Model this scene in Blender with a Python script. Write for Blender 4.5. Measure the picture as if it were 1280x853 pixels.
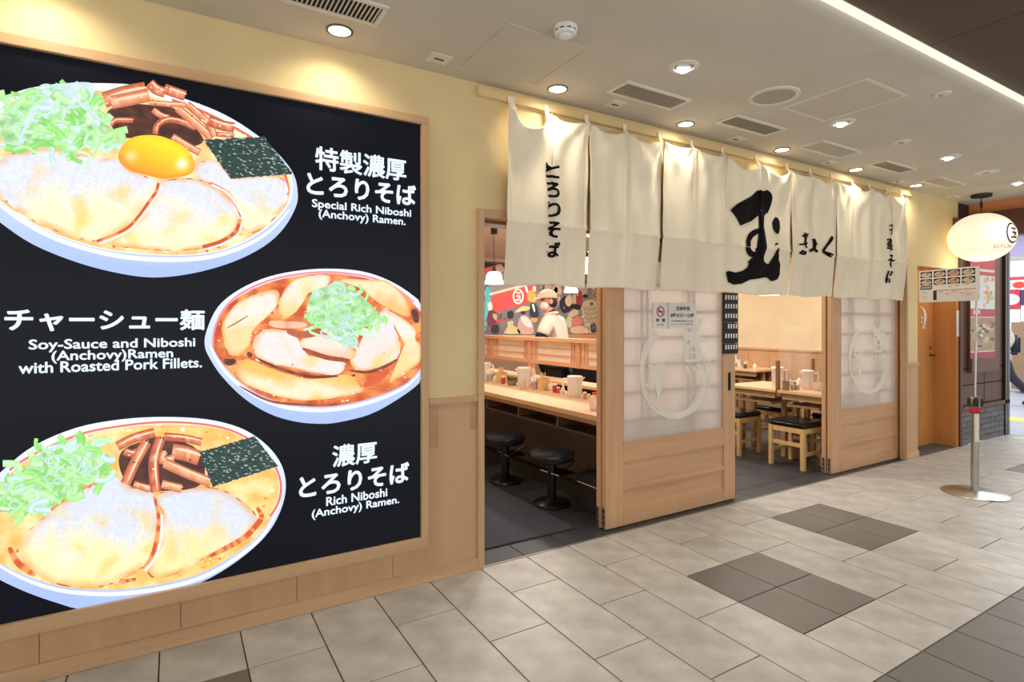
import bpy, bmesh, math, random
from mathutils import Vector, Matrix, noise
random.seed(7)
PI = math.pi
for o in list(bpy.data.objects): bpy.data.objects.remove(o)
sc = bpy.context.scene
COL = sc.collection

# ------------------------------------------------------------------ camera
YAW = math.radians(31.06); SN, CS = math.sin(YAW), math.cos(YAW)
CAM_D, CAM_H, FPX, HOR = 2.78, 1.372, 704.0, 403.0
cam = bpy.data.objects.new('camera', bpy.data.cameras.new('camera')); COL.objects.link(cam)
cam.location = (0, -CAM_D, CAM_H); cam.rotation_euler = (PI/2, 0, -YAW)
cam.data.sensor_width = 36; cam.data.lens = FPX/1280*36
cam.data.shift_y = -(426.5-HOR)/1280; cam.data.clip_start = .05
sc.camera = cam

# ------------------------------------------------------------------ light, exposure
sc.view_settings.view_transform = 'Standard'; sc.view_settings.look = 'None'
sc.view_settings.exposure = 0.22; sc.view_settings.gamma = 1.0; sc.view_settings.use_curve_mapping = False
world = bpy.data.worlds.new('world'); sc.world = world; world.use_nodes = True
world.node_tree.nodes['Background'].inputs[0].default_value = (1.0, .965, .92, 1)
world.node_tree.nodes['Background'].inputs[1].default_value = 1.05

def lamp(kind, name, loc, energy, color=(1, .9, .75), rot=(0, 0, 0), **kw):
    d = bpy.data.lights.new(name, kind); d.energy = energy; d.color = color
    for k, v in kw.items(): setattr(d, k, v)
    o = bpy.data.objects.new(name, d); COL.objects.link(o); o.location = loc; o.rotation_euler = rot
    return o
# concourse hall beyond the neighbouring shop, and the corridor behind the photographer
lamp('AREA', 'hall_light', (11.2, 0.6, 3.3), 330, (.93, .97, 1.0), shape='RECTANGLE', size=4.0, size_y=5.0)
# ceiling lights of the restaurant (their fittings are built further down)
ROOM_LAMPS = [(2.0, .95), (2.0, 2.3), (3.75, 1.2), (3.75, 3.0), (4.9, 4.3), (5.8, 1.4), (5.5, 2.6), (6.7, 1.4), (6.7, 3.2)]
for i, (x, y) in enumerate(ROOM_LAMPS):
    lamp('AREA', 'room_light', (x, y, 2.395), (12 if x > 5 else 26) if x > 2.5 else 6, (1.0, .91, .83), shape='DISK', size=.22)

# ------------------------------------------------------------------ pixels to places
def ray(px, py):
    u = (px-640)/FPX
    return (SN+u*CS, CS-u*SN, (HOR-py)/FPX)
def W(px, py, Y=0.0):                       # on a plane parallel to the shop front
    d = ray(px, py); t = (Y+CAM_D)/d[1]; return (t*d[0], CAM_H+t*d[2])
def F(px, py, z=0.0):                       # on a level plane
    d = ray(px, py); t = (z-CAM_H)/d[2]; return (t*d[0], t*d[1]-CAM_D)
def S(px, py, X):                           # on a plane across the corridor
    d = ray(px, py); t = X/d[0]; return (t*d[1]-CAM_D, CAM_H+t*d[2])
HC = 2.704
def C(px, py): return F(px, py, HC)

# ------------------------------------------------------------------ materials
def lin(c):
    return tuple(((v/255)/12.92 if v/255 <= .04045 else ((v/255+.055)/1.055)**2.4) for v in c)
MATS = {}
def _new(name):
    m = bpy.data.materials.new(name); m.use_nodes = True; MATS[name] = m
    nt = m.node_tree; return m, nt, nt.nodes['Principled BSDF']
def M(name, c, rough=.5, metal=0., var=.08, scale=6., bump=0., bscale=80., rnd=0., spec=.5, detail=4., stretch=(1, 1, 1), tint=None, **kw):
    if name in MATS: return MATS[name]
    m, nt, b = _new(name); N, L = nt.nodes, nt.links
    c = lin(c)
    tc = N.new('ShaderNodeTexCoord'); mp = N.new('ShaderNodeMapping'); mp.inputs['Scale'].default_value = stretch
    L.new(tc.outputs['Object'], mp.inputs[0])
    nz = N.new('ShaderNodeTexNoise'); nz.inputs['Scale'].default_value = scale; nz.inputs['Detail'].default_value = detail
    L.new(mp.outputs[0], nz.inputs['Vector'])
    rp = N.new('ShaderNodeValToRGB'); rp.color_ramp.elements[0].position = .3; rp.color_ramp.elements[1].position = .7
    c2 = lin(tint) if tint else tuple(min(1, v*(1+var)) for v in c)
    rp.color_ramp.elements[0].color = (*[v*(1-var) for v in c], 1); rp.color_ramp.elements[1].color = (*c2, 1)
    L.new(nz.outputs[0], rp.inputs[0]); out = rp.outputs[0]
    if rnd:
        oi = N.new('ShaderNodeObjectInfo'); mr = N.new('ShaderNodeMapRange')
        mr.inputs[3].default_value = 1-rnd; mr.inputs[4].default_value = 1+rnd; L.new(oi.outputs['Random'], mr.inputs[0])
        mx = N.new('ShaderNodeVectorMath'); mx.operation = 'SCALE'; L.new(out, mx.inputs[0]); L.new(mr.outputs[0], mx.inputs['Scale']); out = mx.outputs[0]
    L.new(out, b.inputs['Base Color'])
    b.inputs['Roughness'].default_value = rough; b.inputs['Metallic'].default_value = metal; b.inputs['Specular IOR Level'].default_value = spec
    for k, v in kw.items(): b.inputs[k].default_value = v
    if bump:
        n2 = N.new('ShaderNodeTexNoise'); n2.inputs['Scale'].default_value = bscale; n2.inputs['Detail'].default_value = 5
        L.new(mp.outputs[0], n2.inputs['Vector'])
        bp = N.new('ShaderNodeBump'); bp.inputs['Strength'].default_value = bump; bp.inputs['Distance'].default_value = .01
        L.new(n2.outputs[0], bp.inputs['Height']); L.new(bp.outputs[0], b.inputs['Normal'])
    return m
def wood(name, c, axis='z', var=.13, rough=.45, scale=22., **kw):
    st = {'x': (.06, 1, 1), 'y': (1, .06, 1), 'z': (1, 1, .06)}[axis]
    return M(name, c, rough, var=var, scale=scale, stretch=st, detail=6, **kw)
def EM(name, c, s=1.0):
    if name in MATS: return MATS[name]
    m, nt, b = _new(name); nt.nodes.remove(b)
    e = nt.nodes.new('ShaderNodeEmission'); e.inputs[0].default_value = (*lin(c), 1); e.inputs[1].default_value = s
    nt.links.new(e.outputs[0], nt.nodes['Material Output'].inputs[0]); return m
def PRINT(name, emis=0., rough=.5, nscale=90., amt=.10):    # flat print: colours come from the colour attribute 'Col'
    if name in MATS: return MATS[name]
    m, nt, b = _new(name); N, L = nt.nodes, nt.links
    at = N.new('ShaderNodeAttribute'); at.attribute_name = 'Col'
    tc = N.new('ShaderNodeTexCoord'); nz = N.new('ShaderNodeTexNoise'); nz.inputs['Scale'].default_value = nscale; nz.inputs['Detail'].default_value = 5
    L.new(tc.outputs['Object'], nz.inputs['Vector'])
    mr = N.new('ShaderNodeMapRange'); mr.inputs[1].default_value = .3; mr.inputs[2].default_value = .7
    mr.inputs[3].default_value = 1-amt; mr.inputs[4].default_value = 1+amt; L.new(nz.outputs[0], mr.inputs[0])
    v = N.new('ShaderNodeVectorMath'); v.operation = 'SCALE'; L.new(at.outputs['Color'], v.inputs[0]); L.new(mr.outputs[0], v.inputs['Scale'])
    if emis:
        b.inputs['Base Color'].default_value = (.01, .01, .012, 1); b.inputs['Roughness'].default_value = .35
        L.new(v.outputs[0], b.inputs['Emission Color']); b.inputs['Emission Strength'].default_value = emis
    else:
        L.new(v.outputs[0], b.inputs['Base Color']); b.inputs['Roughness'].default_value = rough
    return m
def GLASS(name, c, rough=.1, alpha=.3):                       # thin plastic or glass seen from both sides
    if name in MATS: return MATS[name]
    m, nt, b = _new(name); N, L = nt.nodes, nt.links
    b.inputs['Base Color'].default_value = (*lin(c), 1); b.inputs['Roughness'].default_value = rough
    tl = N.new('ShaderNodeBsdfTranslucent'); tl.inputs[0].default_value = (*lin(c), 1)
    m1 = N.new('ShaderNodeMixShader'); m1.inputs[0].default_value = .45; L.new(b.outputs[0], m1.inputs[1]); L.new(tl.outputs[0], m1.inputs[2])
    tr = N.new('ShaderNodeBsdfTransparent'); m2 = N.new('ShaderNodeMixShader'); m2.inputs[0].default_value = alpha
    L.new(m1.outputs[0], m2.inputs[1]); L.new(tr.outputs[0], m2.inputs[2]); L.new(m2.outputs[0], N['Material Output'].inputs[0])
    return m

plaster = M('cream_plaster', (226, 205, 155), .85, var=.05, scale=3, bump=.15, bscale=160)
ceil_m = M('ceiling_plaster', (205, 198, 184), .9, var=.05, scale=2.5)
wv = wood('maple_upright', (205, 168, 128), 'z'); wh = wood('maple_level', (205, 168, 128), 'x'); wy = wood('maple_deep', (205, 168, 128), 'y')
wdoor = wood('door_wood_upright', (210, 166, 124), 'z', var=.1); wdoorh = wood('door_wood_level', (210, 166, 124), 'x', var=.1)
wain = wood('wainscot_wood', (203, 163, 122), 'z', var=.08, scale=9)
pale = M('pale_paint', (225, 218, 205), .6, var=.03)
dark = M('black_plastic', (22, 22, 25), .45, var=.15)
steel = M('brushed_steel', (190, 188, 182), .28, metal=1, var=.05)
chrome = M('chrome', (225, 225, 225), .12, metal=1, var=.02)
black_hole = M('dark_gap', (28, 26, 25), .9)

# ------------------------------------------------------------------ mesh helpers
class MB:
    def __init__(s): s.v = []; s.f = []; s.c = []
    def add(s, vs, fs, col=None):
        o = len(s.v); s.v += [tuple(p) for p in vs]; s.f += [tuple(i+o for i in f) for f in fs]
        if col is not None: s.c += ([col]*len(vs) if not isinstance(col, list) else col)
        return s
    def box(s, x0, x1, y0, y1, z0, z1, col=None):
        return s.add([(x0,y0,z0),(x1,y0,z0),(x1,y1,z0),(x0,y1,z0),(x0,y0,z1),(x1,y0,z1),(x1,y1,z1),(x0,y1,z1)],
                     [(3,2,1,0),(4,5,6,7),(0,1,5,4),(1,2,6,5),(2,3,7,6),(3,0,4,7)], col)
    def lathe(s, prof, n=20, c=(0,0,0), cap=True, sx=1., sy=1., col=None):
        vs = []; fs = []
        for r, z in prof:
            for k in range(n):
                a = 2*PI*k/n; vs.append((c[0]+r*math.cos(a)*sx, c[1]+r*math.sin(a)*sy, c[2]+z))
        for i in range(len(prof)-1):
            for k in range(n): fs.append((i*n+k, i*n+(k+1)%n, (i+1)*n+(k+1)%n, (i+1)*n+k))
        if cap: fs.append(tuple(reversed(range(n)))); fs.append(tuple(range((len(prof)-1)*n, len(prof)*n)))
        return s.add(vs, fs, col)
    def tube(s, pts, r, n=8, closed=False):
        pts = [Vector(p) for p in pts]; vs = []; fs = []; m = len(pts)
        for i, p in enumerate(pts):
            a = pts[i-1] if (i or closed) else p; b = pts[(i+1) % m] if (i < m-1 or closed) else p
            d = (b-a).normalized(); u = d.orthogonal().normalized() if i == 0 else (u-d*u.dot(d)).normalized(); w = d.cross(u)
            rr = r[i] if isinstance(r, (list, tuple)) else r
            for k in range(n):
                t = 2*PI*k/n; vs.append(p+u*rr*math.cos(t)+w*rr*math.sin(t))
        for i in range(m if closed else m-1):
            for k in range(n): fs.append((i*n+k, i*n+(k+1)%n, ((i+1)%m)*n+(k+1)%n, ((i+1)%m)*n+k))
        if not closed: fs.append(tuple(reversed(range(n)))); fs.append(tuple(range((m-1)*n, m*n)))
        return s.add(vs, fs)
    def build(s, name, mat, parent=None, smooth=False, bevel=0., seg=2):
        me = bpy.data.meshes.new(name); me.from_pydata(s.v, [], s.f); me.update()
        if s.c:
            at = me.color_attributes.new('Col', 'FLOAT_COLOR', 'POINT')
            for i, c in enumerate(s.c): at.data[i].color = (*lin(c), 1)
        if bevel:
            bm = bmesh.new(); bm.from_mesh(me)
            es = [e for e in bm.edges if len(e.link_faces) == 2 and e.calc_face_angle(0) > .6]
            bmesh.ops.bevel(bm, geom=es, offset=bevel, segments=seg, affect='EDGES', clamp_overlap=True)
            bm.to_mesh(me); bm.free()
        if smooth:
            for p in me.polygons: p.use_smooth = True
            if smooth != 'all': me.set_sharp_from_angle(angle=.7)
        me.materials.append(mat)
        o = bpy.data.objects.new(name, me); COL.objects.link(o)
        if parent: o.parent = parent
        return o
def box(name, mat, parent, x0, x1, y0, y1, z0, z1, bevel=0.):
    return MB().box(x0, x1, y0, y1, z0, z1).build(name, mat, parent, bevel=bevel)
def tag(o, label, cat, group=None):
    o['label'] = label; o['category'] = cat
    if group: o['group'] = group
    return o
def thing(name, label, cat, loc=(0, 0, 0), rz=0., group=None):
    o = bpy.data.objects.new(name, None); COL.objects.link(o); o.empty_display_size = .1
    o.location = loc; o.rotation_euler = (0, 0, rz); return tag(o, label, cat, group)
def struct(o): o['kind'] = 'structure'; return o
def sempty(name):
    o = bpy.data.objects.new(name, None); COL.objects.link(o); return struct(o)
def dup(o, loc=None, rz=None, label=None, parent=None):
    c = o.copy(); COL.objects.link(c)
    if parent: c.parent = parent
    if loc is not None: c.location = loc
    if rz is not None: c.rotation_euler = (0, 0, rz)
    if label: c['label'] = label
    for ch in list(o.children): dup(ch, parent=c)
    return c

def smooth_loop(pts, n=5, closed=True):
    out = []; m = len(pts)
    for i in range(m if closed else m-1):
        g = lambda k: pts[k % m] if closed else pts[max(0, min(m-1, k))]
        p0, p1, p2, p3 = g(i-1), g(i), g(i+1), g(i+2)
        for k in range(n):
            t = k/n
            out.append(tuple(.5*((2*p1[j])+(-p0[j]+p2[j])*t+(2*p0[j]-5*p1[j]+4*p2[j]-p3[j])*t*t+(-p0[j]+3*p1[j]-3*p2[j]+p3[j])*t**3) for j in range(len(p1))))
    if not closed: out.append(tuple(pts[-1]))
    return out
def lerp3(a, b, t):
    t = max(0., min(1., t)); return tuple(a[i]+(b[i]-a[i])*t for i in range(3))

# ---- flat pictures traced on a plane: `put` turns a pixel into a 3D point, layers lie a hair in front of one another
class Pic:
    def __init__(s, put): s.put = put
    def blob(s, mb, pts, layer, col, rings=7, sm=4):            # star-shaped patch, col(x, y, r) with r = 1 at the edge
        lp = smooth_loop(pts, sm) if sm > 1 else pts
        cx = sum(p[0] for p in lp)/len(lp); cy = sum(p[1] for p in lp)/len(lp); n = len(lp); vs = []; cs = []; fs = []
        for k in range(rings+1):
            r = 1-(k/rings)**1.3
            for x, y in lp:
                X, Y = cx+(x-cx)*r, cy+(y-cy)*r; vs.append(s.put(X, Y, layer)); cs.append(col(X, Y, r) if callable(col) else col)
        for k in range(rings):
            for i in range(n): fs.append((k*n+i, k*n+(i+1)%n, (k+1)*n+(i+1)%n, (k+1)*n+i))
        mb.add(vs, fs, cs)
    def ribbon(s, mb, pts, w, layer, col, sm=5, taper=0., edge=None):
        lp = smooth_loop(pts, sm, False); vs = []; cs = []; fs = []; m = len(lp)
        for i, (x, y) in enumerate(lp):
            a = lp[max(0, i-1)]; b = lp[min(m-1, i+1)]; d = math.hypot(b[0]-a[0], b[1]-a[1]) or 1; nx, ny = -(b[1]-a[1])/d, (b[0]-a[0])/d
            ww = (w[min(len(w)-1, int(i*len(w)/m))] if isinstance(w, list) else w)*(1-taper*abs(2*i/(m-1)-1)**3)
            for q in (-.5, 0, .5):
                vs.append(s.put(x+nx*ww*q, y+ny*ww*q, layer)); cs.append(edge if (edge and q) else (col(x, y, i/(m-1)) if callable(col) else col))
        for i in range(m-1):
            for q in (0, 1): fs.append((i*3+q, i*3+q+1, i*3+q+4, i*3+q+3))
        mb.add(vs, fs, cs)
    def poly(s, mb, pts, layer, col):
        mb.add([s.put(x, y, layer) for x, y in pts], [tuple(range(len(pts)))], col)

_txt = {}
def text2d(body, offset=0.):
    key = (body, offset)
    if key in _txt: return _txt[key]
    cu = bpy.data.curves.new('lettering', 'FONT'); cu.body = body; cu.size = 1; cu.offset = offset; cu.resolution_u = 3; cu.space_line = 1.0
    ob = bpy.data.objects.new('lettering', cu); me = ob.to_mesh()
    vs = [(v.co.x, v.co.y) for v in me.vertices]; fs = [tuple(p.vertices) for p in me.polygons]
    ob.to_mesh_clear(); bpy.data.objects.remove(ob); bpy.data.curves.remove(cu)
    _txt[key] = (vs, fs); return vs, fs
def bold_shifts(b): return [(0, 0)]+[(b*math.cos(k*PI/4), b*math.sin(k*PI/4)) for k in range(8)] if b else [(0, 0)]
def text_fit(body, x0, x1, y0, y1, put, offset=.02, shear=0., bold=0.):     # lettering stretched to a box; put(x, y) -> 3D
    vs, fs = text2d(body, offset); xs = [v[0] for v in vs]; ys = [v[1] for v in vs]
    ax, bx, ay, by = min(xs), max(xs), min(ys), max(ys); mb = MB()
    for dx, dy in bold_shifts(bold):
        out = []
        for x, y in vs:
            u = (x-ax)/(bx-ax); v = (y-ay)/(by-ay); out.append(put(x0+(x1-x0)*u+shear*(v-.5)*(y1-y0)+dx*(x1-x0)/(bx-ax), y0+(y1-y0)*v+dy*(y1-y0)/(by-ay)))
        mb.add(out, fs)
    return mb

# =================================================================== SETTING
X_END = 7.42          # end of the shop's own wall
# ---- corridor floor: staggered stone tiles, every tile a piece
floor = struct(box('floor', M('grout', (66, 58, 50), .9), None, -4, 8.78, -3.6, .0, -.12, -.006))
t_light = M('stone_tile_beige', (172, 169, 162), .40, var=.17, scale=6.5, rnd=.07, bump=.08, bscale=25, tint=(194, 191, 184), detail=10)
t_dark = M('stone_tile_charcoal', (104, 98, 91), .45, var=.08, scale=6, rnd=.05, bump=.06, bscale=25)
TX0, TPX, TPY = .256, .303, .33
_tm = {}
def tile(parent, x0, x1, y0, y1, mat, z=0., g=.0026, name='tile'):
    key = (round(x1-x0, 4), round(y1-y0, 4), mat.name)
    if key not in _tm:
        w, d = x1-x0-2*g, y1-y0-2*g; b = .0015
        me = bpy.data.meshes.new('tile')
        me.from_pydata([(0,0,-.012),(w,0,-.012),(w,d,-.012),(0,d,-.012),(0,0,-b),(w,0,-b),(w,d,-b),(0,d,-b),(b,b,0),(w-b,b,0),(w-b,d-b,0),(b,d-b,0)], [],
                       [(8,9,10,11),(0,1,5,4),(1,2,6,5),(2,3,7,6),(3,0,4,7),(4,5,9,8),(5,6,10,9),(6,7,11,10),(7,4,8,11)])
        me.materials.append(mat); _tm[key] = me
    o = bpy.data.objects.new(name, _tm[key]); COL.objects.link(o); o.location = (x0+g, y0+g, z); o.parent = parent; return o
DARK = {11: (1, 3), 12: (1, 3), 7: (2, 4), 8: (2, 4), 21: (2, 4), 22: (2, 4), -1: (1, 3), -2: (1, 3)}
for k in range(-9, 28):
    bd = {0, 5, 7, 9} | {j for j in range(0, 6) if (j % 2 == 1) == (k % 2 == 0)}
    dk = DARK.get(k)
    if dk: bd |= {dk[0], dk[0]+1, dk[1]}
    bd = sorted(bd)
    if dk: bd = [b for b in bd if not (dk[0] < b < dk[1] and b != dk[0]+1)]
    x0 = TX0+k*TPX; x1 = min(x0+TPX, 8.775)
    for a, b in zip(bd, bd[1:]):
        isd = a >= 5 or (dk and dk[0] <= a < dk[1])
        tile(floor, x0, x1, .0-b*TPY, .0-a*TPY, t_dark if isd else t_light)
# ---- hall floor beyond
hall_floor = struct(box('floor_hall', M('hall_floor_vinyl', (150, 156, 168), .35, var=.05), None, 8.78, 18, -6, 7, -.12, -.002))
ys = box('tactile_strip', M('tactile_yellow', (238, 200, 70), .6), hall_floor, 10.0, 10.35, -5, 6.5, -.004, .004)
# ---- restaurant floor: dark slate tiles
floor_in = struct(box('floor_inside', M('slate_grout', (46, 46, 48), .9), None, 1.2, 7.7, .0, 5.35, -.12, -.006))
t_slate = M('slate_tile', (54, 56, 61), .5, var=.2, scale=5, rnd=.16, bump=.08, bscale=30)
for k in range(4, 24):
    x0 = TX0+k*TPX; ybs = [0, .2] + [.2+.303*i*2+(.303 if k % 2 else 0) for i in range(0, 5)]
    ybs = sorted(set(round(y, 3) for y in ybs if y < 2.9))
    for a, b in zip(ybs, ybs[1:]): tile(floor_in, max(x0, 1.47), x0+TPX, a, b, t_slate)
box('threshold', M('threshold_metal', (150, 145, 138), .4, metal=.6), floor_in, 1.487, 6.25, -.004, .008, -.01, .0035)

# ---- corridor ceiling: pale soffit with rounded lit edge, dark ceiling beyond
ceil = MB(); prof = [(.05, HC), (-1.37, HC), (-1.395, HC+.006), (-1.412, HC+.02), (-1.42, HC+.045), (-1.42, HC+.11), (.05, HC+.11)]
vs = [(x, y, z) for x in (-4, 7.78) for y, z in prof]; n = len(prof)
ceil.add(vs, [(i, (i+1) % n, n+(i+1) % n, n+i) for i in range(n)]+[tuple(range(n)), tuple(range(2*n-1, n-1, -1))])
ceiling = struct(ceil.build('ceiling', ceil_m, None, smooth=True))
struct(box('trim_4', EM('fascia_glow', (255, 246, 224), .95), None, -4, 7.70, -1.428, -1.4195, HC+.022, HC+.066, .002))  # glowing strip imitates light falling on the pale fascia edge
dceil = struct(box('ceiling_corridor', M('dark_ceiling_gap', (30, 22, 18), .9), None, -4, 9, -6, -1.42, 2.79, 2.9))
dm = M('dark_ceiling_panel', (84, 64, 52), .75, var=.12, scale=2, rnd=.05)
for k in range(-4, 12):
    for q in range(3):
        box('panel', dm, dceil, 1.07+(k-1)*1.11+.003, 1.07+k*1.11-.003, -1.425-(q+1)*1.2+.003, -1.425-q*1.2-.003, 2.775, 2.80)
cl = M('fill_downlight_glow', (255, 240, 220), .5)
for x in (-1.0, 1.6, 4.2, 6.8):                     # downlights added out of view behind the camera to brighten the shop front
    d = thing('fill_downlight', 'round recessed downlight added out of view in the dark corridor ceiling', 'light', (x, -3.3, 2.775), 0, 'added corridor ceiling downlights')
    MB().lathe([(.075, -.006), (.095, -.006), (.095, .0), (.075, .0)], 24, cap=False).build('ring', pale, d, smooth=True)
    MB().lathe([(.074, -.002), (.074, .01)], 24).build('lens', EM('downlight_glow', (255, 244, 220), 9), d)
    lamp('SPOT', 'fill_lamp', (x, -3.3, 2.76), 80, (1, .96, .91), spot_size=2.2, spot_blend=.7, shadow_soft_size=.07)

# ---- shop front wall (y = 0): plaster above, wood below
WT = .045
wall = sempty('wall_front')
box('backing', M('wall_backing', (96, 70, 48), .9), wall, -4, 1.447, .04, .06, 0, 2.72)
def wbox(n, m, x0, x1, z0, z1, y0=0., y1=WT, bevel=0.): return box(n, m, wall, x0, x1, y0, y1, z0, z1, bevel)
wbox('plaster_panel', plaster, -4, 1.47, .95, HC+.02, .004)
wbox('plaster_panel', plaster, 1.47, 6.25, 1.99, HC+.02, .004)
wbox('plaster_panel', plaster, 6.25, 6.50, .95, HC+.02, .004)
wbox('plaster_panel', plaster, 6.50, X_END, 1.95, HC+.02, .004)
jx = [-4, -3.25, -2.78, -2.31, -1.84, -1.37, -.905, -.438, .029, .498, .963, 1.447]
for a, b in zip(jx, jx[1:]): wbox('wainscot_panel', wain, a+.0012, b-.0012, .0, .95)
wbox('wainscot_panel', wain, 6.27, 6.50, .0, .95)
wbox('chair_rail', wh, 1.157, 1.447, .934, .966, -.014, .02, .003); wbox('chair_rail', wh, 6.262, 6.502, .934, .966, -.014, .02, .003)
wbox('chair_rail', wh, -4, -1.02, .934, .966, -.014, .02, .003)
tape = M('packing_tape', (186, 145, 104), .3)
wbox('tape_strip', tape, 1.165, 1.215, .70, .935, -.0012, .001); wbox('tape_strip', tape, 1.405, 1.445, .78, .94, -.0012, .001)
bb = struct(box('baseboard_front', wh, None, -4, 1.462, -.012, .003, 0, .066, .002)); struct(box('baseboard_pilaster', wh, None, 6.262, 6.502, -.012, .003, 0, .066, .002))
cas = sempty('trim_1')
box('jamb', wv, cas, 1.447, 1.487, -.016, .16, 0, 2.003, .002); box('jamb', wv, cas, 6.236, 6.268, -.016, .048, 0, 2.003, .002)
box('head', wh, cas, 1.487, 6.236, -.016, .16, 1.957, 2.003, .002)
box('track', wood('track_wood', (120, 88, 66), 'x'), cas, 1.487, 6.5, .045, .17, 1.937, 1.957)

# ---- recessed side door, bulkhead and neighbouring shop front
oak = wood('orange_oak', (202, 140, 78), 'z', var=.1, scale=10); oakh = wood('orange_oak_level', (202, 140, 78), 'x', var=.1, scale=10)
nd = sempty('door_3')
box('leaf', oak, nd, 6.50, 7.372, .225, .265, .004, 1.97)
MB().box(7.372, 7.42, .0, .265, 0, 1.97).build('side_panel', oak, nd)
box('door_stop', oak, nd, 6.46, 6.50, .045, .265, 0, 1.97)
box('lintel', oakh, nd, 6.50, 7.372, .045, .265, 1.95, 2.0)
kx, kz = W(1165, 444, .22)
MB().lathe([(.02, -.004), (.02, .004)], 16, (0, 0, 0)).build('rose', M('brass', (150, 105, 50), .3, metal=1), nd).matrix_local = Matrix.Translation((kx-.03, .222, kz))@Matrix.Rotation(PI/2, 4, 'X')
MB().tube([(kx-.03, .22, kz), (kx-.03, .175, kz), (kx-.10, .17, kz-.005)], .009).build('handle', MATS['brass'], nd, smooth=True)
MB().box(kx-.045, kx-.015, .218, .226, kz+.06, kz+.10).build('lock_plate', MATS['brass'], nd, bevel=.003)
niche_floor = struct(box('floor_niche', M('niche_mat', (84, 80, 74), .9), None, 6.50, 7.372, .0, .26, -.02, .003))
# white brush emblem on the side door
dp = lambda x, y, L: (lambda w: (w[0], .2245-L*.0004, w[1]))(W(x, y, .2245))
white_ink = M('white_paint_print', (236, 234, 226), .6)
mb = MB(); pc = Pic(dp)
pc.ribbon(mb, [(1151, 383), (1154.5, 387), (1156.6, 393), (1156.4, 401), (1154.5, 408), (1152.5, 411)], [1, 2.2, 2.6, 2.6, 2.2, 1.4], 1, (236, 234, 226))
pc.ribbon(mb, [(1152.2, 396), (1153, 399)], 1.6, 1, (236, 234, 226)); pc.ribbon(mb, [(1152.6, 401), (1152.2, 404)], 1.4, 1, (236, 234, 226))
pc.ribbon(mb, [(1155.2, 409), (1156.6, 411.5)], 1.2, 1, (236, 234, 226))
mb.c = []; mb.build('brush_emblem', white_ink, nd)
brown = wood('dark_brown_wood', (92, 58, 42), 'z', var=.15, scale=12); brownh = wood('dark_brown_wood_level', (92, 58, 42), 'x', var=.15, scale=12)
nb = sempty('wall_neighbour')
box('backing', M('neighbour_backing', (58, 40, 32), .7), nb, X_END, 8.78, .03, .2, 0, 2.7)
brickm = M('grey_brick', (116, 116, 120), .85, var=.12, scale=14, rnd=.1, bump=.3, bscale=50)
box('brick_bed', M('mortar', (96, 96, 100), .95), nb, 7.475, 8.78, .004, .03, 0, .385)
for r in range(6):
    x = 7.48-(.13 if r % 2 else 0)
    while x < 8.77:
        a, b = max(7.477, x), min(8.777, x+.252)
        if b-a > .03: MB().box(a, b, -.004-.004*random.random(), .02, .004+r*.0635, .06+r*.0635).build('brick', brickm, nb)
        x += .26
box('cap_rail', brownh, nb, 7.46, 8.78, -.02, .04, .386, .43)
box('corner_post', brown, nb, 7.42, 7.475, -.02, .05, 0, 2.45)
for x0, x1, z0, z1 in ((7.49, 8.1, .44, .66), (8.11, 8.62, .44, .66), (7.49, 8.1, .67, .84), (8.11, 8.62, .67, .84), (7.49, 7.68, .85, 2.45), (8.42, 8.62, .85, 2.45)):
    box('board', brown, nb, x0, x1, .005, .035, z0, z1, .003)
box('corner_post', M('bronze_post', (70, 52, 48), .25, metal=.4), nb, 8.64, 8.71, -.02, .06, 0, 2.45, .004)
box('corner_post', M('steel_post', (92, 98, 112), .2, metal=.7), nb, 8.72, 8.78, -.02, .06, 0, 2.45, .004)
# cross bulkhead where the pale ceiling ends
bulk = sempty('trim_2')
box('orange_board', wood('orange_board', (214, 138, 84), 'y', var=.12, scale=10), bulk, 7.76, 7.80, -1.42, .2, 2.585, 2.80)
box('dark_beam', wood('beam_brown', (92, 54, 36), 'y', var=.15, scale=10), bulk, 7.70, 7.86, -3.2, .2, 2.31, 2.585)
box('corner_block', wood('block_brown', (128, 78, 46), 'x', var=.15), bulk, 7.29, 7.42, -.03, .004, 2.415, 2.51, .002)

# ---- restaurant shell
room_wall = M('room_plaster', (232, 212, 170), .85, var=.04, scale=3)
struct(box('ceiling_inside', M('room_ceiling', (222, 200, 184), .9, var=.03), None, 1.15, 7.75, .16, 5.4, 2.42, 2.5))
struct(box('wall_back', M('room_back', (176, 160, 150), .85), None, 1.15, 7.75, 5.275, 5.4, 0, 2.5))
struct(box('wall_left', room_wall, None, 1.05, 1.2, .045, 5.4, 0, 2.5))
wr = struct(box('wall_right', room_wall, None, 7.6, 7.75, .266, 5.4, 0, 2.5))
for k in range(14): box('wainscot_panel', wain, wr, 7.585, 7.6, .28+k*.355, .28+(k+1)*.355-.003, 0, .955)
box('chair_rail', wy, wr, 7.57, 7.6, .27, 5.2, .955, .985)
struct(box('trim_3', M('soffit', (205, 180, 165), .8), None, 1.2, 7.6, 5.05, 5.275, 2.345, 2.42))

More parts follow.
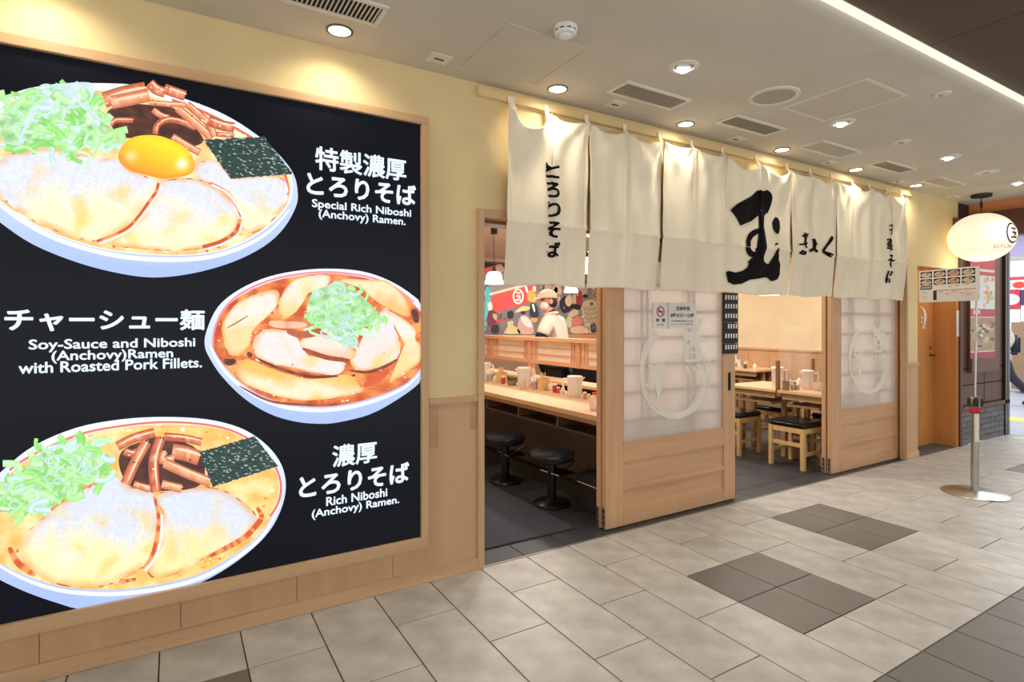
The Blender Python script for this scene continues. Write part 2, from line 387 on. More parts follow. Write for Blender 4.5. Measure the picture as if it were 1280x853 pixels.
# =================================================================== MENU DISPLAY
YS = -.012
SX0, SX1, SZ0, SZ1 = -.98, 1.108, .25, 2.404
disp = thing('menu_display', 'large glowing black menu screen with three ramen bowls in wooden frame', 'screen', (0, 0, 0))
scr = M('screen_black', (7, 9, 14), .34, var=.05, spec=.22)
_b = scr.node_tree.nodes['Principled BSDF']; _b.inputs['Emission Color'].default_value = (*lin((14, 20, 32)), 1); _b.inputs['Emission Strength'].default_value = .45
box('screen_panel', scr, disp, SX0, SX1, YS, .01, SZ0, SZ1)
fw = .042
box('frame_side', wv, disp, SX1, SX1+fw, -.03, .01, SZ0, SZ1, .003); box('frame_side', wv, disp, SX0-fw, SX0, -.03, .01, SZ0, SZ1, .003)
box('frame_rail', wh, disp, SX0-fw, SX1+fw, -.03, .01, SZ1, SZ1+fw, .003); box('frame_rail', wh, disp, SX0-fw, SX1+fw, -.03, .01, SZ0-fw-.016, SZ0, .003)
sp = lambda x, y, L: (lambda w: (max(SX0, min(SX1, w[0])), YS-.0005-L*.0003, max(SZ0, min(SZ1, w[1]))))(W(x, y, YS))
pc = Pic(sp); scrp = PRINT('screen_print', emis=1.0, nscale=90, amt=.03); scrfood = PRINT('screen_food_print', emis=1.0, nscale=110, amt=.07)
def nz(x, y, s, o=0.): return noise.noise(Vector((x*s, y*s, o)))       # -1 .. 1
BLUEW, WHITE = (190, 210, 255), (226, 238, 255)
def bowl_col(y0, y1):
    def f(x, y, r):
        t = (y-y0)/(y1-y0); c = lerp3((232, 242, 255), (168, 190, 244), t*1.15-.1)
        return c if r > .8 else lerp3(c, (215, 228, 255), .4)
    return f
def pork_col(seed, top, bot, y0, y1, ex=0):
    def f(x, y, r):
        t = (y-y0)/(y1-y0)+.30*nz(x, y, .022, seed)+.12*nz(x, y, .07, seed+1); c = lerp3(top, bot, (t-.38)*3.2)
        s = nz(x+y*.4, y*.25, .25, seed+3); c = lerp3(c, (200, 206, 226), max(0, s)*.55*(1-.6*min(1, max(0, t))))
        o_ = nz(x, y, .035, seed+21); c = lerp3(c, (255, 206, 110), max(0, o_-.12)*1.6*min(1, max(0, t*1.4)))
        e = max(0., (r-.84)/.16); k = .35+1.1*nz(x, y, .04, seed+9)
        c = lerp3(c, (240, 158, 84), e*max(0, min(1, k+ex)))
        if e > .9 and nz(x, y, .14, seed+5) > .22: c = (176, 84, 50)
        return c
    return f
def soup_col(a, b, seed):
    return lambda x, y, r: lerp3(a, b, .5+.9*nz(x, y, .045, seed)+.3*nz(x, y, .15, seed))
def nori(parent, pts, layer):
    def f(x, y, r):
        v = nz(x, y, .9, 2.)+.5*nz(x, y, .35, 4.)
        return (196, 216, 208) if v > .46 else lerp3((22, 40, 38), (62, 92, 84), .5+v)
    mb = MB(); xs = [p[0] for p in pts]
    a, b, c, d = pts[:4]; n = 46; vs = []; cs = []; fs = []
    for i in range(n+1):
        for j in range(n+1):
            u, v = i/n, j/n; jit = 1.2 if (i in (0, n) or j in (0, n)) else .5
            x = (a[0]*(1-u)+b[0]*u)*(1-v)+(d[0]*(1-u)+c[0]*u)*v+random.uniform(-jit, jit)*.6; y = (a[1]*(1-u)+b[1]*u)*(1-v)+(d[1]*(1-u)+c[1]*u)*v+random.uniform(-jit, jit)*.6
            vs.append(sp(x, y, layer)); cs.append(f(x, y, 0))
    for i in range(n):
        for j in range(n): k = i*(n+1)+j; fs.append((k, k+1, k+n+2, k+n+1))
    mb.add(vs, fs, cs); mb.build('seaweed_print', scrp, parent)
def leeks(parent, region, count, layer, ln=(14, 34), seed=1, rings=8):
    rnd = random.Random(seed); mb = MB(); cols = [(176, 240, 148), (158, 232, 120), (196, 248, 176), (222, 252, 226), (206, 244, 236), (140, 216, 104), (214, 232, 255), (206, 252, 190), (186, 246, 160)]
    lp = smooth_loop(region, 4); cx = sum(p[0] for p in lp)/len(lp); cy = sum(p[1] for p in lp)/len(lp)
    pc.blob(mb, [(cx+(x-cx)*.86, cy+(y-cy)*.86) for x, y in region], layer, lambda x, y, r: lerp3((128, 190, 108), (214, 246, 206), .5+1.1*nz(x, y, .12, seed)), 10)
    for i in range(count):
        e = lp[rnd.randrange(len(lp))]; q = math.sqrt(rnd.random())*.95; x = cx+(e[0]-cx)*q; y = cy+(e[1]-cy)*q
        a = rnd.uniform(0, 2*PI); l = rnd.uniform(*ln); bend = rnd.uniform(-.9, .9); c = rnd.choice(cols); w = rnd.uniform(3.5, 10.5)*(ln[1]/34)
        pts = [(x, y), (x+l*.5*math.cos(a), y+l*.5*math.sin(a)*.7), (x+l*math.cos(a+bend), y+l*math.sin(a+bend)*.7)]
        pc.ribbon(mb, pts, w, layer+1+i*.08, (lambda c: (lambda X, Y, t: lerp3(c, (245, 255, 245), .35*abs(2*t-1))))(c), 4, edge=lerp3(c, (120, 196, 104), .4))
    for i in range(rings):
        e = lp[rnd.randrange(len(lp))]; q = math.sqrt(rnd.random())*.8; x = cx+(e[0]-cx)*q; y = cy+(e[1]-cy)*q; rx = rnd.uniform(5, 11); ry = rx*rnd.uniform(.5, .9)
        th = rnd.uniform(0, 3)
        pts = [(x+rx*math.cos(t/8*2*PI+th), y+ry*math.sin(t/8*2*PI+th)) for t in range(8)]
        pc.ribbon(mb, pts, 2.6, layer+1+count*.08+i*.1, rnd.choice([(222, 244, 240), (186, 240, 166), (214, 232, 250)]), 4, edge=(150, 200, 160))
    mb.build('leek_print', scrp, parent)
def menma(parent, darkpoly, strips, layer, seed):
    mb = MB(); rnd = random.Random(seed)
    pc.blob(mb, darkpoly, layer, lambda x, y, r: lerp3((60, 38, 34), (104, 58, 42), .5+nz(x, y, .1)), 5)
    for i, (pts, w) in enumerate(strips):
        c = rnd.choice([(236, 140, 96), (226, 122, 80), (242, 160, 110), (214, 104, 70)])
        pc.ribbon(mb, pts, w, layer+1+i*.12, (lambda c, i: (lambda x, y, t: lerp3(c, (255, 214, 180), max(0, .9*nz(x, y, .16, i)+.25))))(c, i), 5, edge=lerp3(c, (150, 60, 40), .55))
        hx = [(x+w*.18, y-w*.16) for x, y in pts]
        pc.ribbon(mb, hx, w*.22, layer+1.06+i*.12, (255, 212, 178), 5, taper=.9)
        for q_ in range(2):
            t_ = rnd.uniform(.1, .9); k_ = min(len(pts)-2, int(t_*(len(pts)-1))); bx_ = pts[k_][0]+(pts[k_+1][0]-pts[k_][0])*rnd.random()+rnd.uniform(-w, w)*.3; by_ = pts[k_][1]+(pts[k_+1][1]-pts[k_][1])*rnd.random()+rnd.uniform(-w, w)*.3
            pc.blob(mb, [(bx_+rnd.uniform(.5, 2.2)*math.cos(t*PI/3), by_+rnd.uniform(.4, 1.4)*math.sin(t*PI/3)) for t in range(6)], layer+1.08+i*.12, rnd.choice([(255, 240, 226), (120, 44, 30), (255, 196, 150)]), 2, 2)
    mb.build('bamboo_shoot_print', scrp, parent)
def glints(parent, loop, n, layer, seed, cols, inner=0., size=(.6, 2.4)):       # specks of oil, foam and roast scattered on the broth
    rnd = random.Random(seed); lp = smooth_loop(loop, 6); cx = sum(p[0] for p in lp)/len(lp); cy = sum(p[1] for p in lp)/len(lp); mb = MB()
    for i in range(n):
        e = rnd.choice(lp); q_ = rnd.uniform(inner, .985); x = cx+(e[0]-cx)*q_; y = cy+(e[1]-cy)*q_; s_ = rnd.uniform(*size); a_ = rnd.uniform(-.6, .6)
        pts = []
        for t in range(6):
            u, v = s_*rnd.uniform(.7, 1.9)*math.cos(t*PI/3), s_*rnd.uniform(.4, .9)*math.sin(t*PI/3); pts.append((x+u*math.cos(a_)-v*math.sin(a_), y+u*math.sin(a_)+v*math.cos(a_)))
        pc.blob(mb, pts, layer+i*.004, rnd.choice(cols), 2, 3)
    o = mb.build('broth_speck_print', scrp, parent); o['kind'] = 'stuff'
def stripe(mb, pts, w, layer, c=(232, 128, 120)): pc.ribbon(mb, pts, w, layer, c, 5)

# --- bowl 1
b1 = MB(); out1 = [(372, 240), (370, 258), (355, 285), (330, 308), (290, 328), (240, 342), (190, 347), (140, 340), (90, 326), (40, 305), (0, 278), (-40, 245), (-58, 210), (-48, 168), (-20, 136), (27, 113), (70, 106), (125, 104), (180, 108), (235, 125), (280, 143), (320, 168), (350, 195), (367, 218)]
pc.blob(b1, out1, 0, bowl_col(110, 345), 6); B1 = b1.build('bowl_print', scrp, disp)
in1 = [(364, 236), (356, 260), (332, 284), (297, 305), (252, 317), (190, 318), (131, 311), (71, 293), (30, 272), (0, 251), (-30, 232), (-45, 208), (-40, 178), (-18, 148), (30, 122), (100, 113), (180, 119), (245, 138), (290, 158), (325, 178), (350, 200), (361, 217)]
mb = MB(); pc.blob(mb, [(x+(2 if x > 160 else -2), y+1) for x, y in in1], 1, (238, 246, 255), 3); mb.build('rim_print', scrp, B1)
mb = MB(); pc.blob(mb, in1, 2, soup_col((250, 186, 104), (255, 240, 196), 1.), 26, 8); mb.build('soup_print', scrfood, B1)
mb = MB(); stripe(mb, [(215, 125), (250, 138), (290, 158), (325, 180), (349, 204), (360, 235), (354, 258)], 3.4, 3, (226, 112, 96)); mb.build('stripe_print', scrp, B1)
def rimline(parent, pts, w, layer): mb = MB(); pc.ribbon(mb, pts, w, layer, (244, 249, 255), 5, taper=.7); mb.build('rim_print', scrp, parent)
def pork(parent, pts, layer, seed, top=(226, 230, 244), bot=(255, 240, 196), ex=0.):
    mb = MB(); ys_ = [p[1] for p in pts]; pc.blob(mb, pts, layer, pork_col(seed, top, bot, min(ys_), max(ys_), ex), 26, 8); return mb.build('pork_slice_print', scrfood, parent)
pork(B1, [(245, 205), (270, 202), (285, 222), (330, 221), (355, 225), (360, 245), (350, 265), (330, 285), (312, 292), (302, 285), (300, 265), (285, 240), (262, 227), (248, 222)], 4, 3)
pork(B1, [(198, 232), (205, 226), (235, 223), (265, 230), (285, 245), (298, 262), (302, 275), (298, 290), (285, 300), (260, 310), (220, 314), (180, 312), (140, 306), (155, 292), (175, 275), (190, 255)], 6, 5, ex=.25)
pork(B1, [(0, 200), (15, 192), (45, 185), (75, 190), (110, 197), (150, 200), (160, 208), (185, 222), (197, 230), (193, 245), (180, 262), (165, 280), (150, 292), (122, 302), (90, 296), (50, 281), (20, 262), (0, 246), (-25, 225), (-20, 208)], 8, 8)
for k, (p, w) in enumerate((([(198, 229), (195, 240), (185, 254), (172, 272), (155, 288), (121, 302)], 3.4), ([(262, 228), (280, 238), (293, 254), (301, 271)], 2.), ([(300, 274), (294, 290), (276, 302), (253, 309)], 4.5))):
    mb = MB(); pc.ribbon(mb, p, w, 10+k*.3, lambda x, y, t: (206, 84, 44) if nz(x, y, .15) > -.1 else (232, 150, 92), 6)
    pc.ribbon(mb, [(x+3, y+3) for x, y in p], 2.2, 10.1+k*.3, (236, 240, 250), 6)
    mb.build('roast_edge_print', scrp, B1)
q2 = lambda x, y: (120+x/4.923, 90+y/4.923)
def R(q, ss): return [([q(*p) for p in pts], w) for pts, w in ss]
menma(B1, [q2(*p) for p in [(75, 240), (200, 200), (330, 205), (480, 225), (640, 380), (650, 440), (560, 470), (480, 500), (300, 420), (150, 400), (90, 320)]],
      R(q2, [([(50, 175), (180, 135), (305, 112)], 20), ([(95, 190), (200, 170), (328, 142)], 17), ([(325, 190), (440, 200), (550, 205)], 7), ([(330, 70), (370, 110), (425, 130)], 13), ([(420, 105), (490, 130), (548, 150)], 13),
             ([(90, 330), (120, 300), (230, 300)], 7), ([(350, 235), (400, 270), (450, 285)], 8), ([(365, 385), (378, 330), (440, 295), (530, 310), (615, 345)], 8), ([(500, 225), (600, 310), (715, 410)], 10), ([(560, 200), (640, 270), (660, 300)], 9),
             ([(640, 270), (690, 320), (730, 400)], 9), ([(690, 300), (770, 330), (850, 345)], 13), ([(470, 400), (550, 450), (640, 500)], 9), ([(740, 385), (800, 390), (850, 395)], 6)]), 12, 3)
nori(B1, [(254, 175), (288, 224), (366, 218), (330, 171.5)], 15)
leeks(B1, [(-12, 172), (-8, 140), (10, 125), (30, 118), (48, 107), (75, 103), (105, 104), (130, 112), (132, 130), (140, 150), (158, 180), (150, 190), (115, 190), (85, 195), (60, 185), (30, 186), (8, 190)], 120, 16, seed=4)
mb = MB(); pc.blob(mb, [(55, 112), (75, 106), (112, 104), (118, 115), (112, 128), (95, 136), (70, 136), (55, 128)], 24, lambda x, y, r: lerp3((204, 216, 250), (222, 234, 255), .5+nz(x, y, .1)), 5)
for p in ([(58, 125), (45, 140), (30, 165), (25, 180)], [(70, 130), (55, 150), (40, 152)], [(82, 135), (78, 155), (74, 172)], [(105, 132), (120, 145), (126, 152)]): pc.ribbon(mb, p, 3.6, 25, (208, 224, 250), 5)
mb.build('shaved_leek_print', scrp, B1)
def egg_col(x, y, r):
    t = (x-150)/95*.55-(y-196)/50*.7; c = lerp3((255, 122, 40), (255, 226, 44), .5+t)
    c = lerp3(c, (255, 132, 44), max(0, (r-.75)*2.2)*(1 if y > 195 else .3))
    for hx, hy, s, w in ((227.5, 205.5, 7., 1.), (164, 196, 7., .55)):
        d = math.hypot(x-hx, y-hy); c = lerp3(c, (255, 250, 236), w*math.exp(-(d/s)**2))
    return c
mb = MB(); pc.blob(mb, [(148.4, 199.7), (152.5, 183.4), (164.7, 173.3), (181, 169.8), (201, 171), (221.6, 179.4), (235.8, 189.5), (243, 203.7), (242, 214), (233.8, 220), (217.5, 223), (201, 223.7), (181, 219), (160.6, 213)], 27, egg_col, 16); mb.build('egg_yolk_print', scrp, B1)

glints(B1, in1, 90, 3.0, 5, [(250, 176, 96), (255, 206, 130), (255, 246, 220), (236, 140, 80), (214, 104, 60)], .90)
rimline(B1, [(362, 262), (336, 290), (298, 311), (252, 323), (190, 324.5), (131, 317), (71, 299), (30, 278), (0, 257), (-30, 238)], 5.5, 3.5)
# --- bowl 2
q = lambda x, y: (250+x/4.061, 330+y/4.061); Q = lambda *ps: [q(*p) for p in ps]
b2 = MB(); pc.blob(b2, Q((25, 420), (32, 345), (90, 220), (200, 130), (350, 65), (520, 32), (680, 25), (830, 40), (960, 85), (1080, 160), (1180, 260), (1200, 400), (1180, 510), (1113, 605), (1000, 690), (860, 765), (700, 805), (600, 812), (480, 800), (350, 760), (220, 680), (110, 570), (50, 480)), 0, bowl_col(340, 525), 6)
B2 = b2.build('bowl_print', scrp, disp)
in2 = Q((62, 400), (75, 330), (110, 250), (200, 165), (350, 95), (520, 58), (680, 50), (850, 75), (980, 125), (1080, 200), (1150, 300), (1160, 450), (1113, 540), (1040, 610), (920, 665), (780, 705), (640, 725), (500, 720), (380, 695), (260, 640), (160, 560), (90, 470))
mb = MB(); pc.blob(mb, in2, 2, lambda x, y, r: lerp3((196, 70, 30), (250, 168, 92), .45+1.0*nz(x, y, .05, 11)+.35*nz(x, y, .2)), 26, 8); mb.build('soup_print', scrfood, B2)
mb = MB(); stripe(mb, [(x, y) for x, y in Q((66, 430), (72, 340), (115, 240), (200, 155), (350, 85), (520, 50), (680, 43), (850, 66), (980, 115), (1085, 195))], 2.6, 3, (236, 140, 150)); mb.build('stripe_print', scrp, B2)
t2, bt2 = (246, 232, 214), (250, 214, 150)
pork(B2, Q((130, 270), (200, 190), (300, 145), (390, 135), (400, 200), (350, 260), (270, 340), (250, 420), (190, 470), (140, 450), (115, 370), (110, 320)), 4, 12, t2, bt2, .5)
pork(B2, Q((400, 190), (480, 80), (600, 55), (660, 65), (640, 120), (560, 140), (520, 200), (480, 250), (420, 280)), 5, 13, t2, bt2, .3)
pork(B2, Q((700, 80), (850, 80), (950, 90), (1040, 170), (1065, 240), (1050, 270), (960, 230), (880, 180), (800, 110)), 5.5, 14, (252, 226, 180), (250, 190, 120), .5)
pork(B2, Q((950, 240), (1020, 270), (1090, 330), (1095, 380), (1120, 420), (1113, 500), (1040, 560), (960, 600), (1020, 480), (1040, 400), (980, 300)), 6, 15, t2, bt2, .4)
pork(B2, Q((165, 530), (230, 480), (330, 520), (450, 560), (600, 590), (740, 560), (800, 600), (830, 640), (760, 670), (600, 690), (470, 690), (330, 650), (220, 600)), 6.5, 16, (252, 190, 96), (252, 230, 196), .4)
pork(B2, Q((800, 420), (850, 330), (940, 220), (985, 320), (1015, 400), (1000, 480), (900, 530), (800, 540), (760, 490)), 7, 17, (236, 226, 232), (240, 222, 216), .1)
pork(B2, Q((270, 400), (300, 345), (380, 330), (470, 350), (520, 420), (560, 470), (680, 490), (740, 510), (700, 560), (600, 560), (470, 530), (340, 500), (280, 460)), 7.5, 18, (240, 228, 226), (240, 226, 220), .2)
pork(B2, Q((520, 380), (640, 360), (780, 440), (770, 480), (640, 465), (520, 430)), 8.5, 19, (246, 226, 206), (240, 200, 170), .2)
for k, (p, w, c) in enumerate(((Q((520, 430), (640, 475), (760, 490)), 6, (150, 66, 36)), (Q((290, 480), (400, 530), (560, 572), (700, 570)), 4, (112, 50, 36)), (Q((760, 540), (850, 550), (940, 520), (1000, 485)), 4, (120, 56, 38)), (Q((130, 330), (200, 290), (245, 262)), 1.4, (120, 60, 40)), (Q((200, 620), (350, 695), (520, 715), (700, 715)), 3, (140, 60, 40)),
                              (Q((440, 340), (520, 360), (620, 345)), 9, (176, 92, 60)), (Q((350, 300), (420, 310), (540, 310)), 9, (236, 190, 160)), (Q((120, 490), (150, 500), (180, 490)), 8, (70, 44, 40)), (Q((1080, 230), (1092, 260), (1100, 300)), 8, (84, 46, 44)), (Q((240, 450), (262, 470)), 6, (90, 50, 44)), (Q((830, 620), (900, 580), (960, 540)), 9, (216, 90, 50)))):
    mb = MB(); pc.ribbon(mb, p, w, 9.5+k*.1, (lambda c: (lambda x, y, t: lerp3(c, (214, 110, 70), max(0, nz(x, y, .2)))))(c), 5, taper=.6); mb.build('roast_edge_print', scrp, B2)
leeks(B2, Q((510, 240), (540, 130), (620, 90), (700, 80), (790, 110), (860, 170), (950, 270), (930, 320), (850, 330), (810, 400), (790, 445), (740, 430), (640, 390), (620, 330), (560, 320)), 46, 12, (9, 22), 9, 22)

glints(B2, in2, 150, 3.0, 6, [(176, 50, 26), (120, 40, 28), (255, 190, 120), (255, 230, 200), (226, 96, 44), (240, 130, 60)], .55)
glints(B2, in2, 60, 9.0, 8, [(255, 214, 150), (236, 150, 84), (255, 250, 240), (214, 110, 60)], .2, (.5, 1.8))
rimline(B2, Q((1113, 560), (1040, 627), (920, 684), (780, 724), (640, 743), (500, 738), (380, 713), (260, 657), (150, 572), (80, 480), (52, 410)), 4.5, 3.5)
# --- bowl 3
q = lambda x, y: (x/3.411, 520+y/3.411); Q = lambda *ps: [q(*p) for p in ps]
b3 = MB(); pc.blob(b3, Q((1218, 280), (1205, 380), (1150, 490), (1050, 590), (900, 690), (720, 765), (500, 830), (360, 830), (240, 797), (120, 755), (0, 700), (-70, 650), (-130, 560), (-140, 450), (-90, 340), (20, 225), (150, 125), (330, 50), (520, 15), (700, 5), (880, 15), (1020, 50), (1120, 110), (1190, 190)), 0, bowl_col(525, 755), 6)
B3 = b3.build('bowl_print', scrp, disp)
in3 = Q((1190, 300), (1170, 400), (1110, 500), (1000, 590), (860, 670), (700, 715), (520, 740), (380, 740), (250, 725), (120, 685), (0, 625), (-60, 565), (-90, 480), (-60, 390), (0, 300), (80, 215), (200, 135), (350, 82), (520, 50), (700, 35), (880, 45), (1000, 75), (1100, 140), (1165, 220))
mb = MB(); pc.blob(mb, in3, 2, soup_col((252, 180, 84), (255, 232, 170), 31.), 26, 8); mb.build('soup_print', scrfood, B3)
mb = MB(); stripe(mb, Q((40, 232), (130, 172), (330, 82), (520, 43), (700, 27), (880, 38), (1010, 72), (1110, 138), (1175, 220), (1198, 300), (1185, 375), (1150, 430)), 2.8, 3, (228, 116, 104)); mb.build('stripe_print', scrp, B3)
pork(B3, Q((665, 340), (760, 310), (860, 300), (960, 320), (1040, 370), (1090, 420), (1090, 470), (1040, 530), (940, 590), (850, 620), (740, 680), (650, 690), (630, 640), (680, 540), (690, 420)), 4, 33, (220, 226, 242), (255, 232, 170), .2)
pork(B3, Q((75, 560), (130, 480), (230, 400), (330, 330), (430, 280), (500, 260), (560, 300), (650, 330), (680, 400), (680, 480), (660, 560), (620, 640), (520, 700), (400, 735), (250, 720), (130, 660), (80, 610)), 6, 35, (220, 226, 242), (255, 240, 184))
for k, (p, w) in enumerate(((Q((655, 340), (675, 420), (672, 500), (650, 590), (610, 650)), 5), (Q((1095, 390), (1115, 430), (1090, 470), (1040, 520), (960, 565), (880, 605)), 7), (Q((190, 420), (300, 340), (420, 275)), 4), (Q((505, 710), (580, 695)), 5), (Q((40, 560), (80, 630), (150, 680)), 8))):
    mb = MB(); pc.ribbon(mb, p, w, 8+k*.2, lambda x, y, t: (214, 92, 48) if nz(x, y, .2) > -.05 else (238, 160, 100), 6, taper=.5); mb.build('roast_edge_print', scrp, B3)
mb = MB(); pc.ribbon(mb, Q((690, 420), (688, 510), (665, 600), (620, 660)), 3, 9.5, (238, 240, 250), 6)
mb.build('roast_edge_print', scrp, B3)
menma(B3, Q((520, 150), (600, 110), (700, 90), (850, 150), (860, 290), (700, 320), (560, 300), (510, 220)),
      R(q, [([(735, 150), (790, 160), (850, 180)], 19), ([(500, 130), (570, 95), (660, 70)], 12), ([(700, 88), (780, 95), (860, 112)], 10), ([(530, 150), (560, 160), (600, 150)], 10), ([(625, 110), (575, 200), (535, 290)], 13), ([(690, 290), (730, 300), (775, 310)], 11), ([(570, 290), (620, 305), (655, 310)], 9), ([(700, 150), (690, 190), (740, 180)], 10), ([(700, 200), (800, 245), (900, 285)], 13), ([(685, 95), (655, 200), (665, 325)], 13)]), 10, 6)
nori(B3, Q((850, 155), (905, 303), (1185, 215), (1085, 85)), 13)
leeks(B3, Q((-30, 430), (-40, 350), (0, 290), (70, 230), (150, 160), (205, 110), (290, 95), (380, 105), (440, 120), (510, 165), (500, 220), (400, 290), (300, 350), (190, 430), (90, 430)), 112, 14, seed=12, rings=14)

glints(B3, in3, 110, 3.0, 7, [(250, 170, 80), (255, 206, 120), (255, 246, 214), (236, 130, 70), (200, 90, 50)], .88)
rimline(B3, Q((1196, 370), (1125, 505), (1010, 605), (868, 686), (705, 733), (520, 758), (380, 758), (250, 743), (120, 702), (0, 640), (-60, 580)), 5, 3.5)
# --- lettering of the display
ink = EM('screen_lettering', (226, 240, 255), 1.05)
def screen_text(body, pxl, pxr, pref, ya, yb, off, shear=0.):
    x0 = W(pxl, 400, YS)[0]; x1 = W(pxr, 400, YS)[0]; z1 = W(pref, ya, YS)[1]; z0 = W(pref, yb, YS)[1]
    t = text_fit(body, x0, x1, z0, z1, lambda x, z: (x, YS-.0102, z), 0., shear, off)
    gap = (x1-x0)/max(4, len(body))*.34; spans = []                       # one object for each word
    for f in sorted(t.f, key=lambda f: min(t.v[i][0] for i in f)):
        a, b = min(t.v[i][0] for i in f), max(t.v[i][0] for i in f)
        if spans and (a < spans[-1][1]+gap or ord(body[0]) > 999): spans[-1] = (spans[-1][0], max(spans[-1][1], b), spans[-1][2]+[f])
        else: spans.append((a, b, [f]))
    for a, b, fs in spans:
        ids = sorted({i for f in fs for i in f}); mp = {i: k for k, i in enumerate(ids)}
        MB().add([t.v[i] for i in ids], [tuple(mp[i] for i in f) for f in fs]).build('lettering', ink, disp)
screen_text('特製濃厚', 394, 506.5, 408, 185.5, 214, .022)
screen_text('とろりそば', 383.4, 518.5, 393, 217, 243.5, .030)
screen_text('Special Rich Niboshi', 389.7, 512.8, 395, 250, 262.6, .022)
screen_text('(Anchovy) Ramen.', 398, 505.8, 402, 262.5, 275.2, .022)
screen_text('チャーシュー麺', 7.4, 255, 20, 385.8, 413.7, .030)
screen_text('Soy-Sauce and Niboshi', 37, 243.6, 45, 424.8, 440.5, .022)
screen_text('(Anchovy)Ramen', 65.4, 216, 80, 438.6, 454, .022)
screen_text('with Roasted Pork Fillets.', 24.3, 252, 30, 453.5, 467, .022)
screen_text('濃厚', 415.3, 470, 428, 556, 582.4, .022)
screen_text('とろりそば', 374, 510, 385, 594.5, 620.5, .030)
screen_text('Rich Niboshi', 407.5, 483, 411, 621, 631.6, .022)
screen_text('(Anchovy) Ramen.', 389.5, 497.8, 397, 636, 648.6, .022)

# =================================================================== NOREN
YN = -.06
rail = tag(box('noren_rail', wood('rail_wood', (226, 200, 148), 'x', var=.06), None, 1.445, 6.31, -.03, .006, 2.625, 2.676, .002), 'long pale wooden batten above the hanging shop curtain', 'rail')
cloth = M('noren_cotton', (248, 237, 212), .95, var=.03, scale=4, bump=.25, bscale=40, spec=.1)
noren = thing('noren_curtain', 'cream cotton shop curtain with black brush lettering over the entrance', 'curtain', (0, 0, 0))
PAN = [(1.612, 2.182, (.12, .02), 1), (2.188, 2.812, (.03, .05), 2), (2.824, 3.448, (.02, .03), 3), (3.458, 4.236, (.09, .08), 4), (4.244, 4.872, (.03, .04), 5), (4.88, 5.478, (.03, .04), 6), (5.50, 6.098, (.04, .10), 7)]
ZT, ZCR, ZB = 2.592, 1.94, 1.588
def ndisp(x, z, p):
    x0, x1, sag, s = p; u = (x-x0)/(x1-x0); d = (ZT-z); h = 0 if u < .5 else 1; f = (u*2) % 1.0 if u < 1 else 1.
    r = random.Random(s); ph = r.uniform(0, 6); ph2 = r.uniform(0, 6)
    g = min(1., d/.25)
    y = .013*g*math.sin(2*PI*1.25*u+ph)+.007*g*math.sin(2*PI*(3.3*u+.12*d)+ph2)
    sg = sag[h]; v = abs(2*f-1)                                # swags fan out below each pair of straps
    y += -sg*.62*math.exp(-d*3.2)*math.sin(11*(d+.13*v*v)+.4)*(1-v**4)
    pin = math.exp(-((1-v)/.16)**2)*math.exp(-d*1.6)            # gathered pleats under the straps
    y -= .018*pin*math.cos((1-v)*30)
    y += .010*noise.noise(Vector((x*5, z*2.2, s)))*g+.004*noise.noise(Vector((x*14, z*7, s)))
    for k in (0, .5, 1.):
        dx = x-(x0+(x1-x0)*k); dd = max(.01, d+.03); rr = math.hypot(dx, dd); an = math.atan2(dx, dd)
        y += (.007+.05*max(sag)*.6)*math.exp(-rr*2.6)*min(1., rr/.07)*math.cos(an*9+s+k*4)
    below = ZCR-z
    if below > 0: y += .085*below+.004*math.exp(-below*60)
    else: y -= .006*math.exp(below*40)
    return YN+max(-.06, min(.05, y))
def nclip(p): return lambda x, z, off: (x, ndisp(x, z, p)-off, z)
NPAN = []
for p in PAN:
    x0, x1, sag, s = p; nu, nv = 56, 84; vs = []; fs = []
    for j in range(nv+1):
        for i in range(nu+1):
            u = i/nu; f = (u*2) % 1. if u < 1 else 1.; h = 0 if u < .5 else 1
            zt = ZT-sag[h]*(1-(2*f-1)**2); zb = ZB-.006*math.sin(u*7+s)
            z = zb+(zt-zb)*(1-j/nv)
            if 0 < j < nv and abs(z-ZCR) < .006: z = ZCR
            flare = (.012*math.sin(s*2.1))*((ZT-z)/1.0); x = x0+(x1-x0)*u+flare*(u-.5)
            vs.append((x, ndisp(x, z, p), z))
    for j in range(nv):
        for i in range(nu): k = j*(nu+1)+i; fs.append((k, k+nu+1, k+nu+2, k+1))
    o = MB().add(vs, fs).build('cloth_panel', cloth, noren, smooth='all')
    so = o.modifiers.new('thickness', 'SOLIDIFY'); so.thickness = .0015
    NPAN.append(o)
for k, x in enumerate((1.648, 1.89, 2.188, 2.503, 2.815, 3.13, 3.453, 3.85, 4.24, 4.557, 4.876, 5.207, 5.489, 5.807, 6.07)):
    w = .046 if k == 0 else .028
    vs = []; prof = [(-.001, 2.655), (-.036, 2.655), (-.040, 2.62), (-.062, 2.575), (-.067, 2.52), (-.063, 2.52), (-.058, 2.575), (-.034, 2.62), (-.032, 2.650), (-.001, 2.650)]
    for xx in (x-w/2, x+w/2): vs += [(xx, y, z) for y, z in prof]
    n = len(prof)
    MB().add(vs, [(i, (i+1) % n, n+(i+1) % n, n+i) for i in range(n)]+[tuple(range(n)), tuple(range(2*n-1, n-1, -1))]).build('strap', cloth, noren)
